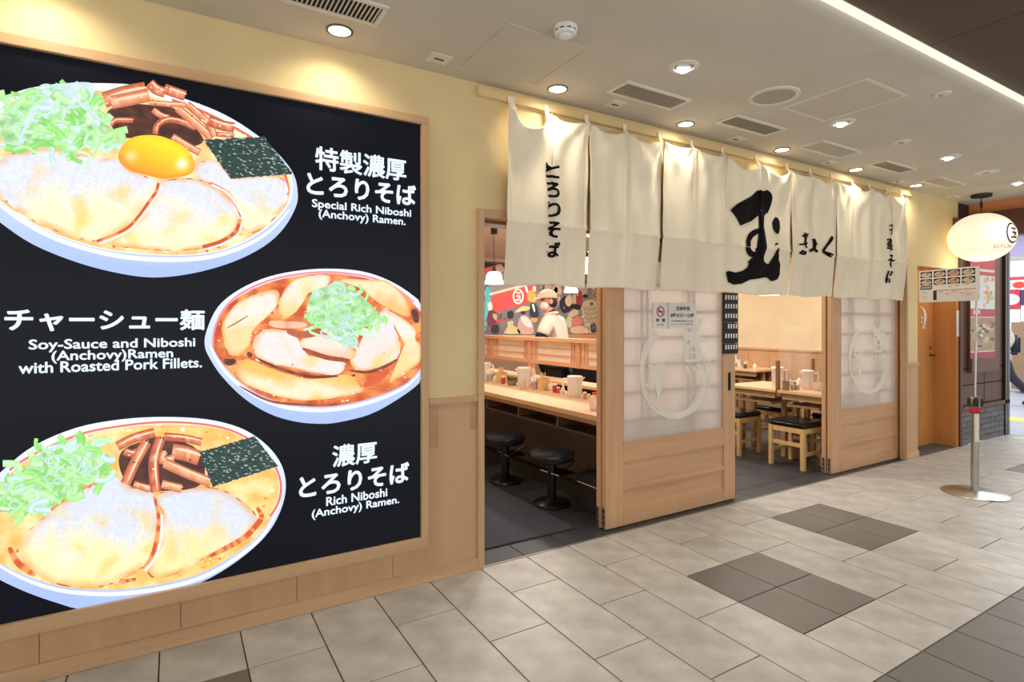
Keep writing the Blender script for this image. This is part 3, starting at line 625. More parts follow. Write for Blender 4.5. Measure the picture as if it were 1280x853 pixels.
# ---- brush lettering on the cloth (fine enough to follow the folds)
sumi = M('sumi_ink', (24, 23, 24), .85, var=.2, spec=.1)
def on_cloth(polys, pi, parent, name='lettering', grid=None):
    p = PAN[pi]; bm = bmesh.new()
    for pts, fs in polys:
        bv = [bm.verts.new((x, 0, z)) for x, z in pts]
        for f in fs:
            try: bm.faces.new([bv[i] for i in f])
            except ValueError: pass
    bmesh.ops.triangulate(bm, faces=bm.faces[:])
    for it in range(6):
        es = [e for e in bm.edges if e.calc_length() > .022]
        if not es: break
        bmesh.ops.subdivide_edges(bm, edges=es, cuts=1); bmesh.ops.triangulate(bm, faces=bm.faces[:])
    for v in bm.verts: v.co.y = ndisp(v.co.x, v.co.z, p)-.0075
    me = bpy.data.meshes.new(name); bm.to_mesh(me); bm.free(); me.materials.append(sumi)
    o = bpy.data.objects.new(name, me); COL.objects.link(o); o.parent = parent; return o
def stroke(pts, ws, n=5):                                   # brush stroke in pixels -> polygon strip on the cloth plane
    lp = smooth_loop([(*p, w) for p, w in zip(pts, ws)], n, False); out = []; fs = []; m = len(lp)
    for i, (x, y, w) in enumerate(lp):
        a = lp[max(0, i-1)]; b = lp[min(m-1, i+1)]; d = math.hypot(b[0]-a[0], b[1]-a[1]) or 1; nx, ny = -(b[1]-a[1])/d, (b[0]-a[0])/d
        out += [W(x+nx*w/2, y+ny*w/2, YN), W(x-nx*w/2, y-ny*w/2, YN)]
    return out, [(2*i, 2*i+1, 2*i+3, 2*i+2) for i in range(m-1)]
def polyfill(pts):
    return [W(x, y, YN) for x, y in pts], [tuple(range(len(pts)))]
def vtext(chars, pi, px, y0, y1, hw, clip=None, off=.028):      # vertical lettering, one character under the other
    polys = []; h = (y1-y0)/len(chars)
    for i, ch in enumerate(chars):
        vs, fs = text2d(ch, 0.); xs = [v[0] for v in vs]; zs = [v[1] for v in vs]; ax, bx, ay, by = min(xs), max(xs), min(zs), max(zs)
        X0, zt = W(px-hw, y0+i*h, YN); X1, _ = W(px+hw, y0, YN); _, zb = W(px, y0+i*h+h*.80, YN)
        bm = bmesh.new()
        for dx, dy in bold_shifts(off):
            bv = [bm.verts.new((X0+(X1-X0)*(x+dx-ax)/(bx-ax)+.010*((y-ay)/(by-ay)-.5), 0, zb+(zt-zb)*(y+dy-ay)/(by-ay))) for x, y in vs]
            for f in fs:
                try: bm.faces.new([bv[k] for k in f])
                except ValueError: pass
        if clip and (pi == 0 or i == 0):
            cx = W(clip, y0, YN)[0]
            bmesh.ops.bisect_plane(bm, geom=bm.verts[:]+bm.edges[:]+bm.faces[:], plane_co=(cx, 0, 0), plane_no=(1, 0, 0), clear_inner=True)
        bm.verts.index_update(); polys.append(([(v.co.x, v.co.z) for v in bm.verts], [[v.index for v in f.verts] for f in bm.faces])); bm.free()
    on_cloth(polys, pi, NPAN[pi])
vtext('とろりそば', 0, 688.2, 203, 327, 9.2, 682.3, .03)
vtext('中華そば', 6, 1112.3, 278, 358, 5.6, 1109.6, .022)
g = lambda x, y: (905+x/6.09, 225+y/6.09)
def G(*ps): return [g(*p) for p in ps]
gy = [stroke(G((95, 262), (150, 235), (230, 170), (310, 130)), [15, 22, 17, 12], 6),
      stroke(G((300, 110), (330, 130), (335, 190), (330, 250)), [12, 12, 10, 6], 6),
      polyfill(G((90, 250), (110, 215), (180, 150), (240, 85), (270, 80), (320, 88), (350, 120), (360, 170), (355, 215), (330, 260), (318, 270), (300, 370), (290, 372), (248, 365), (250, 268), (200, 315), (118, 350), (100, 290), (70, 225), (78, 220))),
      polyfill(G((248, 350), (302, 355), (290, 400), (300, 440), (322, 490), (325, 530), (302, 590), (225, 592), (222, 545), (236, 440), (242, 400))),
      stroke(G((275, 385), (210, 405), (172, 455), (166, 515), (190, 562), (240, 578)), [6, 6.5, 5.5, 5.5, 6.5, 8], 6),
      polyfill(G((225, 585), (305, 580), (310, 620), (340, 640), (350, 640), (385, 560), (400, 530), (405, 515), (412, 530), (420, 610), (440, 640), (445, 720), (430, 755), (380, 772), (345, 740), (310, 720), (270, 725), (205, 760), (150, 790), (90, 797), (55, 775), (42, 700), (55, 690), (100, 705), (150, 690), (205, 670), (215, 640), (175, 630), (195, 600))),
      polyfill(G((400, 280), (425, 285), (442, 310), (440, 360), (420, 405), (405, 415), (380, 380), (375, 330))),
      stroke(G((385, 500), (398, 485), (408, 492)), [1.2, 2, 1], 4)]
on_cloth(gy, 3, NPAN[3])
gk = [stroke(G((578, 430), (610, 425), (640, 410)), [2.4, 3, 2]), stroke(G((598, 405), (606, 440), (600, 490), (612, 520)), [2.4, 3.2, 2.4, 3]), stroke(G((560, 495), (600, 490), (625, 480)), [2, 2.6, 2]),
      stroke(G((568, 545), (585, 558), (610, 560)), [5, 5, 4]), stroke(G((622, 410), (632, 440)), [2.4, 2.2]), stroke(G((640, 405), (644, 420)), [1.8, 1.8]),
      stroke(G((680, 450), (690, 475), (688, 520), (660, 545)), [3.2, 2.6, 2.4, 2.8]), stroke(G((690, 490), (705, 485)), [2.4, 1.8]), stroke(G((665, 530), (690, 530), (704, 552)), [2, 2.6, 2.6]),
      stroke(G((802, 432), (795, 455), (770, 500), (745, 545)), [2.2, 3.4, 2.4, 3.2]), stroke(G((745, 545), (765, 560), (800, 582)), [2.8, 4, 5])]
on_cloth(gk, 4, NPAN[4])

# =================================================================== SLIDING DOORS
frost = GLASS('frosted_glass', (252, 247, 242), .35, .45)
frost2 = GLASS('frosted_glass_rear', (252, 250, 247), .35, .12)
def door_leaf(x0, y0, name, front=True):
    d = sempty(name); d.location = (x0, y0, .006)
    w, t, h = 1.304, .036, 1.925; xl, xr = .152, 1.172
    box('stile', wdoor, d, 0, xl, 0, t, 0, h, .002); box('stile', wdoor, d, xr, w, 0, t, 0, h, .002)
    box('rail', wdoorh, d, xl, xr, 0, t, .426, .552, .002); box('rail', wdoorh, d, xl, xr, 0, t, 0, .088, .002); box('rail', wdoorh, d, xl, xr, 0, t, 1.80, h, .002)
    box('rail', wdoorh, d, xl, xr, .003, t, .232, .268, .002); box('bead', wdoorh, d, xl, xr, -.002, .004, .243, .256, .001)
    box('panel', wdoorh, d, xl, xr, .013, .025, .088, .232); box('panel', wdoorh, d, xl, xr, .013, .025, .268, .426)
    box('glass_pane', frost if front else frost2, d, xl, xr, .012, .017, .552, 1.80)
    bead = wdoor
    for a in (.552, 1.792): box('bead', wdoorh, d, xl, xr, -.001, .012, a, a+.008)
    box('bead', wdoor, d, xl, xl+.008, -.001, .012, .552, 1.80); box('bead', wdoor, d, xr-.008, xr, -.001, .012, .552, 1.80)
    bar = M('lattice_wood', (196, 158, 130), .6, var=.08)
    for zz in (.688, .877, 1.063, 1.250, 1.437, 1.625): box('lattice_bar', bar, d, xl, xr, .020, .032, zz, zz+.014)
    for xx in (.335, .390, .80, .86): box('lattice_bar', bar, d, xx, xx+.014, .0205, .0315, .552, 1.80)
    if front:
        MB().box(1.218, 1.252, -.003, .01, .84, .98).build('finger_pull', M('bronze_pull', (66, 54, 44), .4, metal=.8), d, bevel=.003)
        MB().box(1.226, 1.244, -.0045, .0, .85, .97).build('pull_recess', black_hole, d)
    hw_ = box('guide_bracket', steel, d, -.004, .02, .006, t-.006, .0, .14, .002)
    for zz in (.035, .075, .115): MB().box(-.007, -.003, .012, t-.012, zz, zz+.012).build('bolt', dark, hw_)
    return d
XA, XB = 2.434, 5.058
dA = door_leaf(XA, .07, 'door_1'); dA2 = door_leaf(XA-.01, .116, 'door_1_rear', False)
dB = door_leaf(XB, .07, 'door_2'); dB2 = door_leaf(XB-.01, .116, 'door_2_rear', False)
# pale brush emblem (ring with two characters) etched on each front pane
etch = M('etched_emblem', (240, 235, 220), .85, var=.05, scale=30)
def emblem(parent, x0):
    Y = .07
    put = lambda x, y, L: (lambda w: (w[0]-x0, .0112-L*.0004, w[1]-.006))(W(x, y, Y))
    k = lambda x, y: (800+x/4.74, 360+y/4.74); pc = Pic(put); mb = MB()
    cen = k(205, 505)
    def arc(a0, a1, rx, ry, w, n=14): return [(cen[0]+rx*math.cos(math.radians(a0+(a1-a0)*i/n)), cen[1]-ry*math.sin(math.radians(a0+(a1-a0)*i/n))) for i in range(n+1)]
    pc.ribbon(mb, arc(118, 225, 40, 56, 0), [9, 9, 8, 6, 5, 4, 3, 2.4], 1, etch.name and (1, 1, 1), 3)
    pc.ribbon(mb, arc(200, 300, 42, 55, 0), [2, 2, 3, 4, 5, 6, 5], 1.2, (1, 1, 1), 3); pc.ribbon(mb, arc(205, 290, 38, 51, 0), [1.4, 2, 2, 3, 2], 1.3, (1, 1, 1), 3)
    pc.ribbon(mb, arc(262, 385, 41, 54, 0), [7, 8, 7, 6, 5, 4, 3, 2], 1.4, (1, 1, 1), 3); pc.ribbon(mb, arc(290, 378, 46, 57, 0), [1.5, 2, 3, 3, 2, 1.5], 1.5, (1, 1, 1), 3)
    pc.ribbon(mb, arc(300, 375, 37, 49, 0), [1.5, 2, 2, 1.5], 1.6, (1, 1, 1), 3)
    K = lambda *ps: [k(*p) for p in ps]
    for pts, w in ((K((260, 255), (285, 275), (310, 290)), [11, 9, 6]), (K((370, 180), (350, 220), (300, 290), (270, 330)), [5, 8, 6, 3]), (K((265, 300), (330, 300), (390, 310)), [5, 8, 7]),
                   (K((290, 330), (280, 380), (285, 440)), [8, 7, 6]), (K((300, 330), (350, 350), (345, 440)), [7, 8, 5]), (K((300, 385), (340, 385)), [3, 3]), (K((290, 435), (345, 430)), [4, 4]),
                   (K((280, 465), (295, 510)), [5, 4]), (K((320, 465), (335, 500)), [4, 4]), (K((350, 480), (385, 465)), [6, 5]), (K((345, 455), (375, 490)), [4, 6]),
                   (K((60, 455), (100, 480), (150, 455)), [6, 9, 7]), (K((40, 580), (95, 555), (140, 555)), [4, 6, 5]), (K((115, 450), (120, 560), (115, 660)), [6, 8, 4])):
        pc.ribbon(mb, pts, w, 2+len(mb.v)*.0002, (1, 1, 1), 5)
    mb.c = []; mb.build('etched_emblem', etch, parent)
emblem(dA, XA)
for ch in dA.children:
    if ch.name.startswith('etched_emblem'): c_ = ch.copy(); COL.objects.link(c_); c_.parent = dB
# paper notices on the first door
paper = M('notice_paper', (238, 234, 228), .7, var=.02); red_ink = M('red_ink', (200, 60, 62), .7); grey_ink = M('grey_ink', (52, 50, 54), .7)
YD = .066
def door_rect(name, mat, parent, pa, pb, L=0., th=.0012):
    (x0, z1), (x1, z0) = W(*pa, YD), W(*pb, YD); return MB().box(x0, x1, YD-th-L, YD-L, z0, z1).build(name, mat, parent)
ns = thing('no_smoking_notice', 'small white no smoking notice with red symbol on sliding door', 'sign')
(x0, z1), (x1, z0) = W(817, 378.5, YD), W(834, 411, YD); z1b = W(834, 377, YD)[1]
MB().box(x0, x1, YD, YD+.0165, z0, z1).build('sheet', paper, ns)
cx, cz = (x0+x1)/2, z1-.062; ring = MB()
ring.tube([(cx+.034*math.cos(a*PI/12), YD-.001, cz+.034*math.sin(a*PI/12)) for a in range(24)], .004, 6, True); ring.tube([(cx-.024, YD-.001, cz+.024), (cx+.024, YD-.001, cz-.024)], .0035, 6); ring.build('ban_symbol', red_ink, ns, smooth=True)
mb = MB(); mb.box(cx-.022, cx+.014, YD-.0015, YD, cz-.005, cz+.004); mb.box(cx+.016, cx+.022, YD-.0015, YD, cz-.005, cz+.004); mb.build('cigarette_mark', grey_ink, ns)
put = lambda x, z: (x, YD-.0008, z)
text_fit('禁  煙', x0+.02, x1-.02, z0+.046, z0+.072, put).build('lettering', grey_ink, ns); text_fit('No Smoking', x0+.03, x1-.03, z0+.022, z0+.034, put).build('lettering', grey_ink, ns)
hs = thing('opening_hours_notice', 'white opening hours notice taped to sliding door glass', 'sign')
(x0, z1), (x1, z0) = W(836, 378.5, YD), W(870, 410.5, YD)
MB().box(x0, x1, YD, YD+.0165, z0, z1).build('sheet', paper, hs); h = z1-z0
for body, a, b, u0, u1, m in (('営業時間', .70, .86, .26, .76, grey_ink), ('8時30分～23時', .42, .60, .05, .93, grey_ink), ('年末年始は異なる場合がございます', .25, .33, .08, .90, grey_ink), ('ラストオーダー22時30分', .12, .20, .08, .88, red_ink)):
    text_fit(body, x0+(x1-x0)*u0, x0+(x1-x0)*u1, z0+h*a, z0+h*b, put, .02).build('lettering', m, hs)
# black price cards at the edge of the first door
YC = .064
for k, (ya, yb, rows, lab) in enumerate(((366, 403, (370.5, 381.5, 393.5), 'tall black price card with three rows of white figures, topmost of three'), (403.5, 429, (406.5, 418.5), 'black price card with two rows of white figures, middle of three'), (430, 442, (432.5,), 'short black price card with one row of white figures, lowest of three'))):
    t = thing('price_card', lab, 'sign', group='price cards on the sliding door')
    (x0, z1), (x1, z0) = W(904, ya, YC), W(922.5, yb, YC)
    MB().box(x0, x1, YC-.001, YC+.008, z0, z1).build('card', M('price_card_black', (20, 22, 32), .6), t)
    mb = MB()
    for r in rows:
        for i in range(5):
            if k == 1 and r < 410 and i == 0: continue
            xa = x0+(x1-x0)*(.12+.175*i); zc = W(913, r+1.5, YC)[1]
            mb.add([(xa+.004, YC-.002, zc+.017), (xa+.020, YC-.002, zc+.017), (xa+.016, YC-.002, zc-.017), (xa, YC-.002, zc-.017)], [(3, 2, 1, 0)])
    mb.build('figures', M('price_white', (240, 238, 235), .7), t)

# =================================================================== CEILING FITTINGS
ring_m = M('white_fitting', (226, 220, 206), .5, var=.03); glow = EM('downlight_lens', (255, 246, 214), 10)
WL = ['above the far end of the menu screen', 'above the menu screen beside the wide bladed vent', 'above the first lettered curtain panel', 'above the blank third curtain panel', 'above the curtain panel with the big character', 'above the blank sixth curtain panel', 'past the last curtain strap']
for k, (x, y) in enumerate([(-.43, -.17)]+[(.652+1.11*0, -.173), (1.88, -.163), (2.949, -.142), (4.023, -.135), (5.102, -.121), (6.192, -.115)]):
    d = thing('wall_downlight', 'round recessed warm downlight '+WL[k], 'light', (x, y, HC), 0, 'downlights along the shop wall')
    MB().lathe([(.048, -.001), (.050, -.006), (.060, -.004), (.061, .0), (.05, .002)], 28, cap=False).build('ring', M('dark_ring', (92, 86, 76), .5), d, smooth=True)
    MB().lathe([(.049, -.0025), (.049, .004)], 28).build('lens', glow, d)
    lamp('SPOT', 'wall_lamp', (x, y, HC-.015), 11, (1, .87, .69), spot_size=2.75, spot_blend=.8, shadow_soft_size=.05)
gl2 = EM('spot_lens', (236, 244, 255), 10)
TL_ = ['out in front of the menu screen', 'between the flush hatch and round speaker', 'at the corner of the white framed hatch', 'between the flat sensor and broad disc', 'just before the paper lantern']
for k, (x, y) in enumerate([(.75, -.73), (2.279, -.731), (3.82, -.702), (5.352, -.715), (6.898, -.68)]):
    d = thing('tilted_downlight', 'white tilting downlight with cool beam '+TL_[k], 'light', (x, y, HC), 0, 'tilting downlights in the soffit')
    MB().lathe([(.050, -.002), (.054, -.008), (.074, -.006), (.078, .0)], 28, cap=False).build('ring', ring_m, d, smooth=True)
    e = MB().lathe([(.051, -.004), (.051, .004)], 28).build('baffle', M('dark_baffle', (150, 146, 138), .4), d)
    o = MB().lathe([(.032, -.004), (.034, .010)], 24).build('lens', gl2, d); o.rotation_euler = (math.radians(-18), math.radians(14), 0); o.location = (.006, .008, -.005)
    lamp('SPOT', 'tilted_lamp', (x, y, HC-.03), 24, (1, .97, .92), (math.radians(-14), 0, 0), spot_size=2.1, spot_blend=.8, shadow_soft_size=.05)
PL_ = ['before the flush hatch', 'beside the long slatted vent', 'beside the dark mesh vent by the speaker', 'beside the pale grey mesh vent', 'between the last two vents']
for k, (x, y) in enumerate([(1.151, -.156), (2.311, -.162), (3.503, -.115), (4.673, -.121), (5.874, -.10)]):
    d = thing('slot_plate', 'small square ceiling plate with dark slot '+PL_[k], 'ceiling plate', (x, y, HC), 0, 'slotted ceiling plates')
    box('plate', ring_m, d, -.055, .055, -.05, .05, -.005, .002, .001); box('slot', black_hole, d, -.026, .026, -.006, .006, -.0062, -.004)
d = thing('socket_plate', 'rectangular ceiling plate with two small sockets near the corridor end', 'ceiling plate', (7.09, -.08, HC))
box('plate', ring_m, d, -.09, .09, -.045, .045, -.008, .002, .002)
for x in (-.035, .035): MB().lathe([(.014, -.0095), (.014, -.006)], 14, (x, 0, 0)).build('socket', M('socket_grey', (110, 104, 96), .6), d)
# air vents: slatted ones and ones with a plain mesh face
def vent(x0, x1, y0, y1, kind, label, slats=24):
    d = thing('ceiling_vent', label, 'vent', ((x0+x1)/2, (y0+y1)/2, HC), 0, 'ceiling vents'); a, b = (x1-x0)/2, (y1-y0)/2; f = .022
    box('backing', black_hole if kind == 'slat' else M('vent_mesh_'+kind, {'dark': (138, 130, 116), 'grey': (186, 180, 168)}[kind], .8, var=.06, scale=200), d, -a+f, a-f, -b+f, b-f, -.003, .002)
    for n_, q_ in (('frame', (-a, a, -b, -b+f)), ('frame', (-a, a, b-f, b)), ('frame', (-a, -a+f, -b+f, b-f)), ('frame', (a-f, a, -b+f, b-f))): box(n_, ring_m, d, *q_, -.009, .002, .002)
    if kind == 'slat':
        for i in range(slats):
            x = -a+f+(i+.5)*(2*a-2*f)/slats; w = .0035
            MB().add([(x-w, -b+f, -.002), (x+w-.004, -b+f, -.009), (x+w-.002, -b+f, -.009), (x-w+.003, -b+f, -.002), (x-w, b-f, -.002), (x+w-.004, b-f, -.009), (x+w-.002, b-f, -.009), (x-w+.003, b-f, -.002)],
                     [(0, 1, 5, 4), (1, 2, 6, 5), (2, 3, 7, 6), (3, 0, 4, 7), (0, 3, 2, 1), (4, 5, 6, 7)]).build('slat', ring_m if slats < 27 else M('dull_slat', (178, 168, 152), .7), d)
    else:
        for i in range(1, 3): x = -a+f+i*(2*a-2*f)/3; box('rib', MATS['vent_mesh_'+kind], d, x-.002, x+.002, -b+f, b-f, -.004, -.002)
vent(.26, .785, -.48, -.30, 'slat', 'slatted ceiling vent with wide blades above the menu screen', 26)
vent(2.14, 2.66, -.455, -.275, 'slat', 'slatted ceiling vent above the curtain lettering column', 28)
vent(3.09, 3.615, -.44, -.265, 'dark', 'dark mesh ceiling vent beside the round speaker')
vent(4.06, 4.607, -.435, -.23, 'grey', 'pale grey mesh ceiling vent with wide white frame')
vent(5.015, 5.535, -.412, -.25, 'dark', 'dark mesh ceiling vent between two pale framed vents')
vent(5.992, 6.552, -.40, -.22, 'grey', 'pale framed ceiling vent closest to the paper lantern')
def hatch(x0, x1, y0, y1, label, f):
    d = thing('access_hatch', label, 'hatch', ((x0+x1)/2, (y0+y1)/2, HC)); a, b = (x1-x0)/2, (y1-y0)/2
    box('door_panel', ceil_m, d, -a+f+.002, a-f-.002, -b+f+.002, b-f-.002, -.0035, .002)
    for q_ in ((-a, a, -b, -b+f), (-a, a, b-f, b), (-a, -a+f, -b+f, b-f), (a-f, a, -b+f, b-f)): box('frame', ring_m if f > .01 else ceil_m, d, *q_, -.005, .002)
hatch(1.278, 1.73, -.63, -.143, 'flush square ceiling hatch without visible frame by the smoke detector', .006)
hatch(3.235, 3.69, -1.15, -.65, 'square ceiling access hatch with white frame beside the round speaker', .018)
d = thing('smoke_detector', 'round white smoke detector standing out from the ceiling', 'smoke detector', (1.518, -.728, HC))
MB().lathe([(.052, .002), (.054, -.012), (.050, -.016)], 28).build('base', M('detector_white', (236, 236, 234), .45, var=.02), d, smooth=True)
MB().lathe([(.048, -.014), (.050, -.028), (.044, -.036)], 28).build('body', MATS['detector_white'], d, smooth=True)
MB().lathe([(.026, -.034), (.026, -.046), (.02, -.050)], 24).build('sensor_cap', MATS['detector_white'], d, smooth=True)
mb = MB()
for k in range(10):
    a = k*PI/5; c_, s_ = math.cos(a), math.sin(a); mb.add([(c_*.0505-s_*q1, s_*.0505+c_*q1, z) for q1, z in ((-.009, -.0195), (.009, -.0195), (.009, -.0245), (-.009, -.0245))], [(0, 1, 2, 3)])
mb.build('vent_slots', dark, d)
d = thing('ceiling_speaker', 'large round ceiling speaker with grey grille and white ring', 'speaker', (3.028, -.736, HC))
MB().lathe([(.115, -.003), (.118, -.010), (.140, -.008), (.144, .0)], 40, cap=False).build('ring', ring_m, d, smooth=True)
MB().lathe([(.117, -.005), (.117, .002)], 40).build('grille', M('speaker_grille', (176, 170, 158), .8, var=.12, scale=300), d)
for (x, y, r, lab) in ((3.838, -1.264, .045, 'small white ceiling sprinkler rose near the soffit edge'), (4.6, -.707, .062, 'flat white round ceiling sensor between the tilting downlights'), (6.173, -.675, .095, 'broad flat white ceiling disc near the paper lantern')):
    d = thing('ceiling_disc', lab, 'ceiling fitting', (x, y, HC))
    MB().lathe([(r, .001), (r, -.004), (r*.9, -.008)], 28).build('plate', ring_m, d, smooth=True)
    MB().lathe([(r*.3, -.006), (r*.28, -.016), (r*.12, -.02)], 18).build('head', M('disc_head', (180, 172, 158), .4), d, smooth=True)

# =================================================================== INSIDE: COUNTER SIDE
cw = wood('counter_wood', (222, 182, 140), 'y', var=.07, scale=12)
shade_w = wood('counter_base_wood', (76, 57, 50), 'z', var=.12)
mat_ = tag(MB().box(1.50, 2.29, .205, 1.55, .0005, .010).build('entrance_mat', M('ribbed_mat', (66, 71, 82), .95, var=.25, scale=60, bump=.6, bscale=200), None, bevel=.003), 'dark grey ribbed entrance mat on slate tiles', 'mat')
ct = thing('counter', 'long pale wood counter with dark panelled base', 'counter', (0, 0, 0))
box('countertop', cw, ct, 2.50, 3.19, .20, 4.2, .688, .724, .003)
box('apron', wood('apron_wood', (176, 130, 92), 'y', var=.1), ct, 2.515, 2.535, .22, 4.2, .655, .688)
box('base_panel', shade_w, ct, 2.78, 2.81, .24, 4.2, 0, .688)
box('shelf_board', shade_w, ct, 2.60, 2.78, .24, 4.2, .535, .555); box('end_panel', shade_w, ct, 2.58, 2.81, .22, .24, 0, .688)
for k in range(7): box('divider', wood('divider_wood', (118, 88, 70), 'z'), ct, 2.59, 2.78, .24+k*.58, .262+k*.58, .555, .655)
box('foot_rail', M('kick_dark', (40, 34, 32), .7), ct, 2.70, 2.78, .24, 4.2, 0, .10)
# ---- lattice screen on the counter
pink = wood('screen_wood', (224, 166, 128), 'y', var=.08, scale=14); pinkz = wood('screen_wood_upright', (224, 166, 128), 'z', var=.08, scale=14)
ls = thing('lattice_screen', 'low wooden lattice screen with paper panels standing on the counter', 'screen', (0, 0, 0))
box('top_rail', pink, ls, 3.095, 3.185, .21, 4.2, 1.185, 1.222, .002); box('bottom_rail', pink, ls, 3.119, 3.161, .21, 4.2, .957, .995, .002)
ypost = [.45+.80*k for k in range(6)]
for k, y in enumerate(ypost):
    box('post', pinkz, ls, 3.115, 3.165, y-.028, y+.028, .7235 if k % 2 == 0 else .955, 1.19, .002)
for a, b in zip(ypost, ypost[1:]):
    box('paper_panel', M('shoji_paper', (238, 222, 206), .8, var=.03), ls, 3.138, 3.144, a+.028, b-.028, .995, 1.185)
    for z in (1.055, 1.125): box('lattice_bar', pink, ls, 3.128, 3.137, a+.028, b-.028, z-.005, z+.005)
    for y in (a+.075, a+.115, b-.115, b-.075): box('lattice_bar', pinkz, ls, 3.126, 3.136, y-.005, y+.005, .995, 1.185)
box('pass_shelf', cw, ls, 3.165, 3.40, .21, 4.2, .775, .80)
# ---- kitchen behind the screen
kd = M('kitchen_dark_steel', (42, 42, 46), .4, metal=.5, var=.2)
kb = thing('kitchen_bench', 'long dark kitchen bench behind the lattice screen', 'counter', (0, 0, 0))
box('front', M('kitchen_panel', (128, 112, 98), .7, var=.06), kb, 3.24, 3.27, 1.95, 4.2, 0, .775); box('body', kd, kb, 3.27, 3.40, .25, 4.2, 0, .774)
rg = thing('kitchen_range', 'dark steel kitchen range with pots across from the bench', 'stove', (4.25, 1.45, 0))
box('body', kd, rg, 0, .5, 0, 1.6, 0, .86, .004); box('splash_panel', kd, rg, .46, .5, 0, 1.6, .86, 1.12)
for y, r, h in ((.3, .16, .22), (.75, .13, .16), (1.2, .17, .24)):
    p = MB().lathe([(r, 0), (r, h), (r*.94, h), (r*.92, .02)], 22, (.24, y, .86)).build('stock_pot', steel, rg, smooth=True)
box('back_counter_front', M('plain_panel', (150, 118, 92), .6), None, 1.3, 7.0, 4.55, 5.25, 0, 1.06)
bc = bpy.data.objects['back_counter_front']; bc.name = 'back_counter'; tag(bc, 'wooden back counter running below the mural', 'counter')
tag(box('mural_ledge', wood('ledge_wood', (196, 146, 106), 'x', var=.1), None, 1.3, 7.5, 5.12, 5.25, 1.06, 1.16, .003), 'wooden ledge under the painted mural', 'ledge')
# ---- mural: flat painted figures in layers on the back wall
YM = 5.243
mural = thing('mural', 'colourful painted mural of figures and a red banner on the back wall', 'painting', (0, 0, 0))
MB().box(1.3, 7.45, YM, 5.25, 1.165, 2.335, (142, 130, 128)).build('ground', PRINT('mural_print', 0, .8, 10, .06), mural)
mp_ = lambda x, y, L: (lambda w: (w[0], YM-.001-L*.0008, min(2.33, max(1.168, w[1]))))(W(x, y, YM))
pc = Pic(mp_); mpr = MATS['mural_print']
def figure(name, shapes, parent=mural):
    mb = MB(); 
    for i, (pts, c, L) in enumerate(shapes): pc.blob(mb, pts, L+i*.3, c, 3, 3)
    return mb.build(name, mpr, parent)
a = lambda *ps: [(600+x/10.66, 340+y/10.66) for x, y in ps]; b_ = lambda *ps: [(670+x/9.475, 340+y/9.475) for x, y in ps]
figure('painted_ground_patch', [(a((20, 500), (200, 520), (320, 640), (330, 820), (20, 830)), (104, 98, 104), 0), (a((300, 480), (760, 400), (780, 830), (320, 830)), (120, 112, 116), 0)])
figure('painted_teal_figure', [(a((-60, 180), (60, 185), (120, 215), (160, 280), (150, 390), (110, 420), (112, 520), (75, 640), (20, 655), (-60, 640)), (84, 186, 190), 1), (a((-60, 665), (80, 650), (72, 780), (-60, 800)), (96, 176, 178), 1), (a((20, 260), (62, 300), (60, 400), (20, 390)), (30, 34, 38), 1), (a((100, 420), (135, 395), (162, 440), (158, 510), (115, 515)), (236, 220, 200), 1)])
bn = figure('painted_banner', [(a((165, 310), (400, 248), (620, 190), (740, 205), (720, 330), (660, 400), (400, 490), (200, 540), (178, 470)), (214, 78, 76), 1), (a((130, 285), (380, 220), (600, 165), (612, 190), (380, 250), (165, 308)), (226, 200, 172), 2)])
mb = MB(); cen = a((507, 328))[0]; pc.ribbon(mb, [(cen[0]+6*math.cos(t*PI/10), cen[1]+8.7*math.sin(t*PI/10)) for t in range(21)], 1.9, 5, (238, 220, 210), 3); mb.build('painted_ring', mpr, bn)
x0, z0 = W(cen[0]-3.6, cen[1]+5.4, YM); x1, z1 = W(cen[0]+3.6, cen[1]-5.4, YM)
text_fit('玉', x0, x1, z0, z1, lambda x, z: (x, YM-.006, z), .03).build('painted_character', M('mural_cream', (238, 220, 210), .8), bn)
figure('painted_maroon_robe', [(a((110, 530), (190, 520), (235, 600), (200, 700), (150, 735), (105, 690)), (112, 52, 70), 2), (a((170, 560), (225, 570), (220, 640), (180, 620)), (196, 160, 130), 2), (a((215, 640), (320, 620), (330, 660), (220, 665)), (206, 70, 74), 2), (a((150, 740), (240, 700), (245, 815), (160, 815)), (46, 44, 60), 2)])
figure('painted_box_hat', [(a((300, 520), (400, 490), (520, 505), (510, 610), (340, 660), (300, 610)), (116, 112, 120), 2), (a((365, 535), (438, 525), (440, 612), (372, 622)), (44, 46, 46), 2)])
figure('painted_green_robe', [(a((330, 822), (345, 770), (370, 720), (365, 670), (440, 655), (445, 715), (500, 750), (530, 822)), (192, 186, 136), 3)])
figure('painted_bearded_figure', [(a((520, 822), (500, 700), (540, 600), (620, 580), (700, 700), (705, 822)), (190, 158, 150), 3), (a((460, 542), (560, 460), (670, 470), (640, 510), (550, 525)), (228, 198, 146), 3), (a((550, 590), (640, 620), (700, 735), (610, 725), (555, 650)), (220, 210, 206), 3), (a((540, 530), (600, 525), (600, 560), (555, 565)), (40, 44, 56), 3)])
figure('painted_horned_mask', [(a((630, 290), (680, 240), (742, 300), (740, 400), (680, 400), (635, 370)), (242, 168, 88), 3), (a((596, 185), (625, 200), (642, 270), (620, 280), (602, 230)), (236, 226, 216), 3), (a((700, 200), (746, 200), (736, 262), (706, 256)), (236, 214, 190), 3)])
figure('painted_blue_kimono', [(a((680, 420), (740, 430), (782, 560), (750, 612), (670, 592), (660, 520)), (46, 52, 72), 4), (a((690, 440), (715, 430), (735, 520), (715, 530)), (220, 220, 226), 4), (a((680, 620), (765, 618), (742, 672), (682, 662)), (240, 166, 80), 4)])
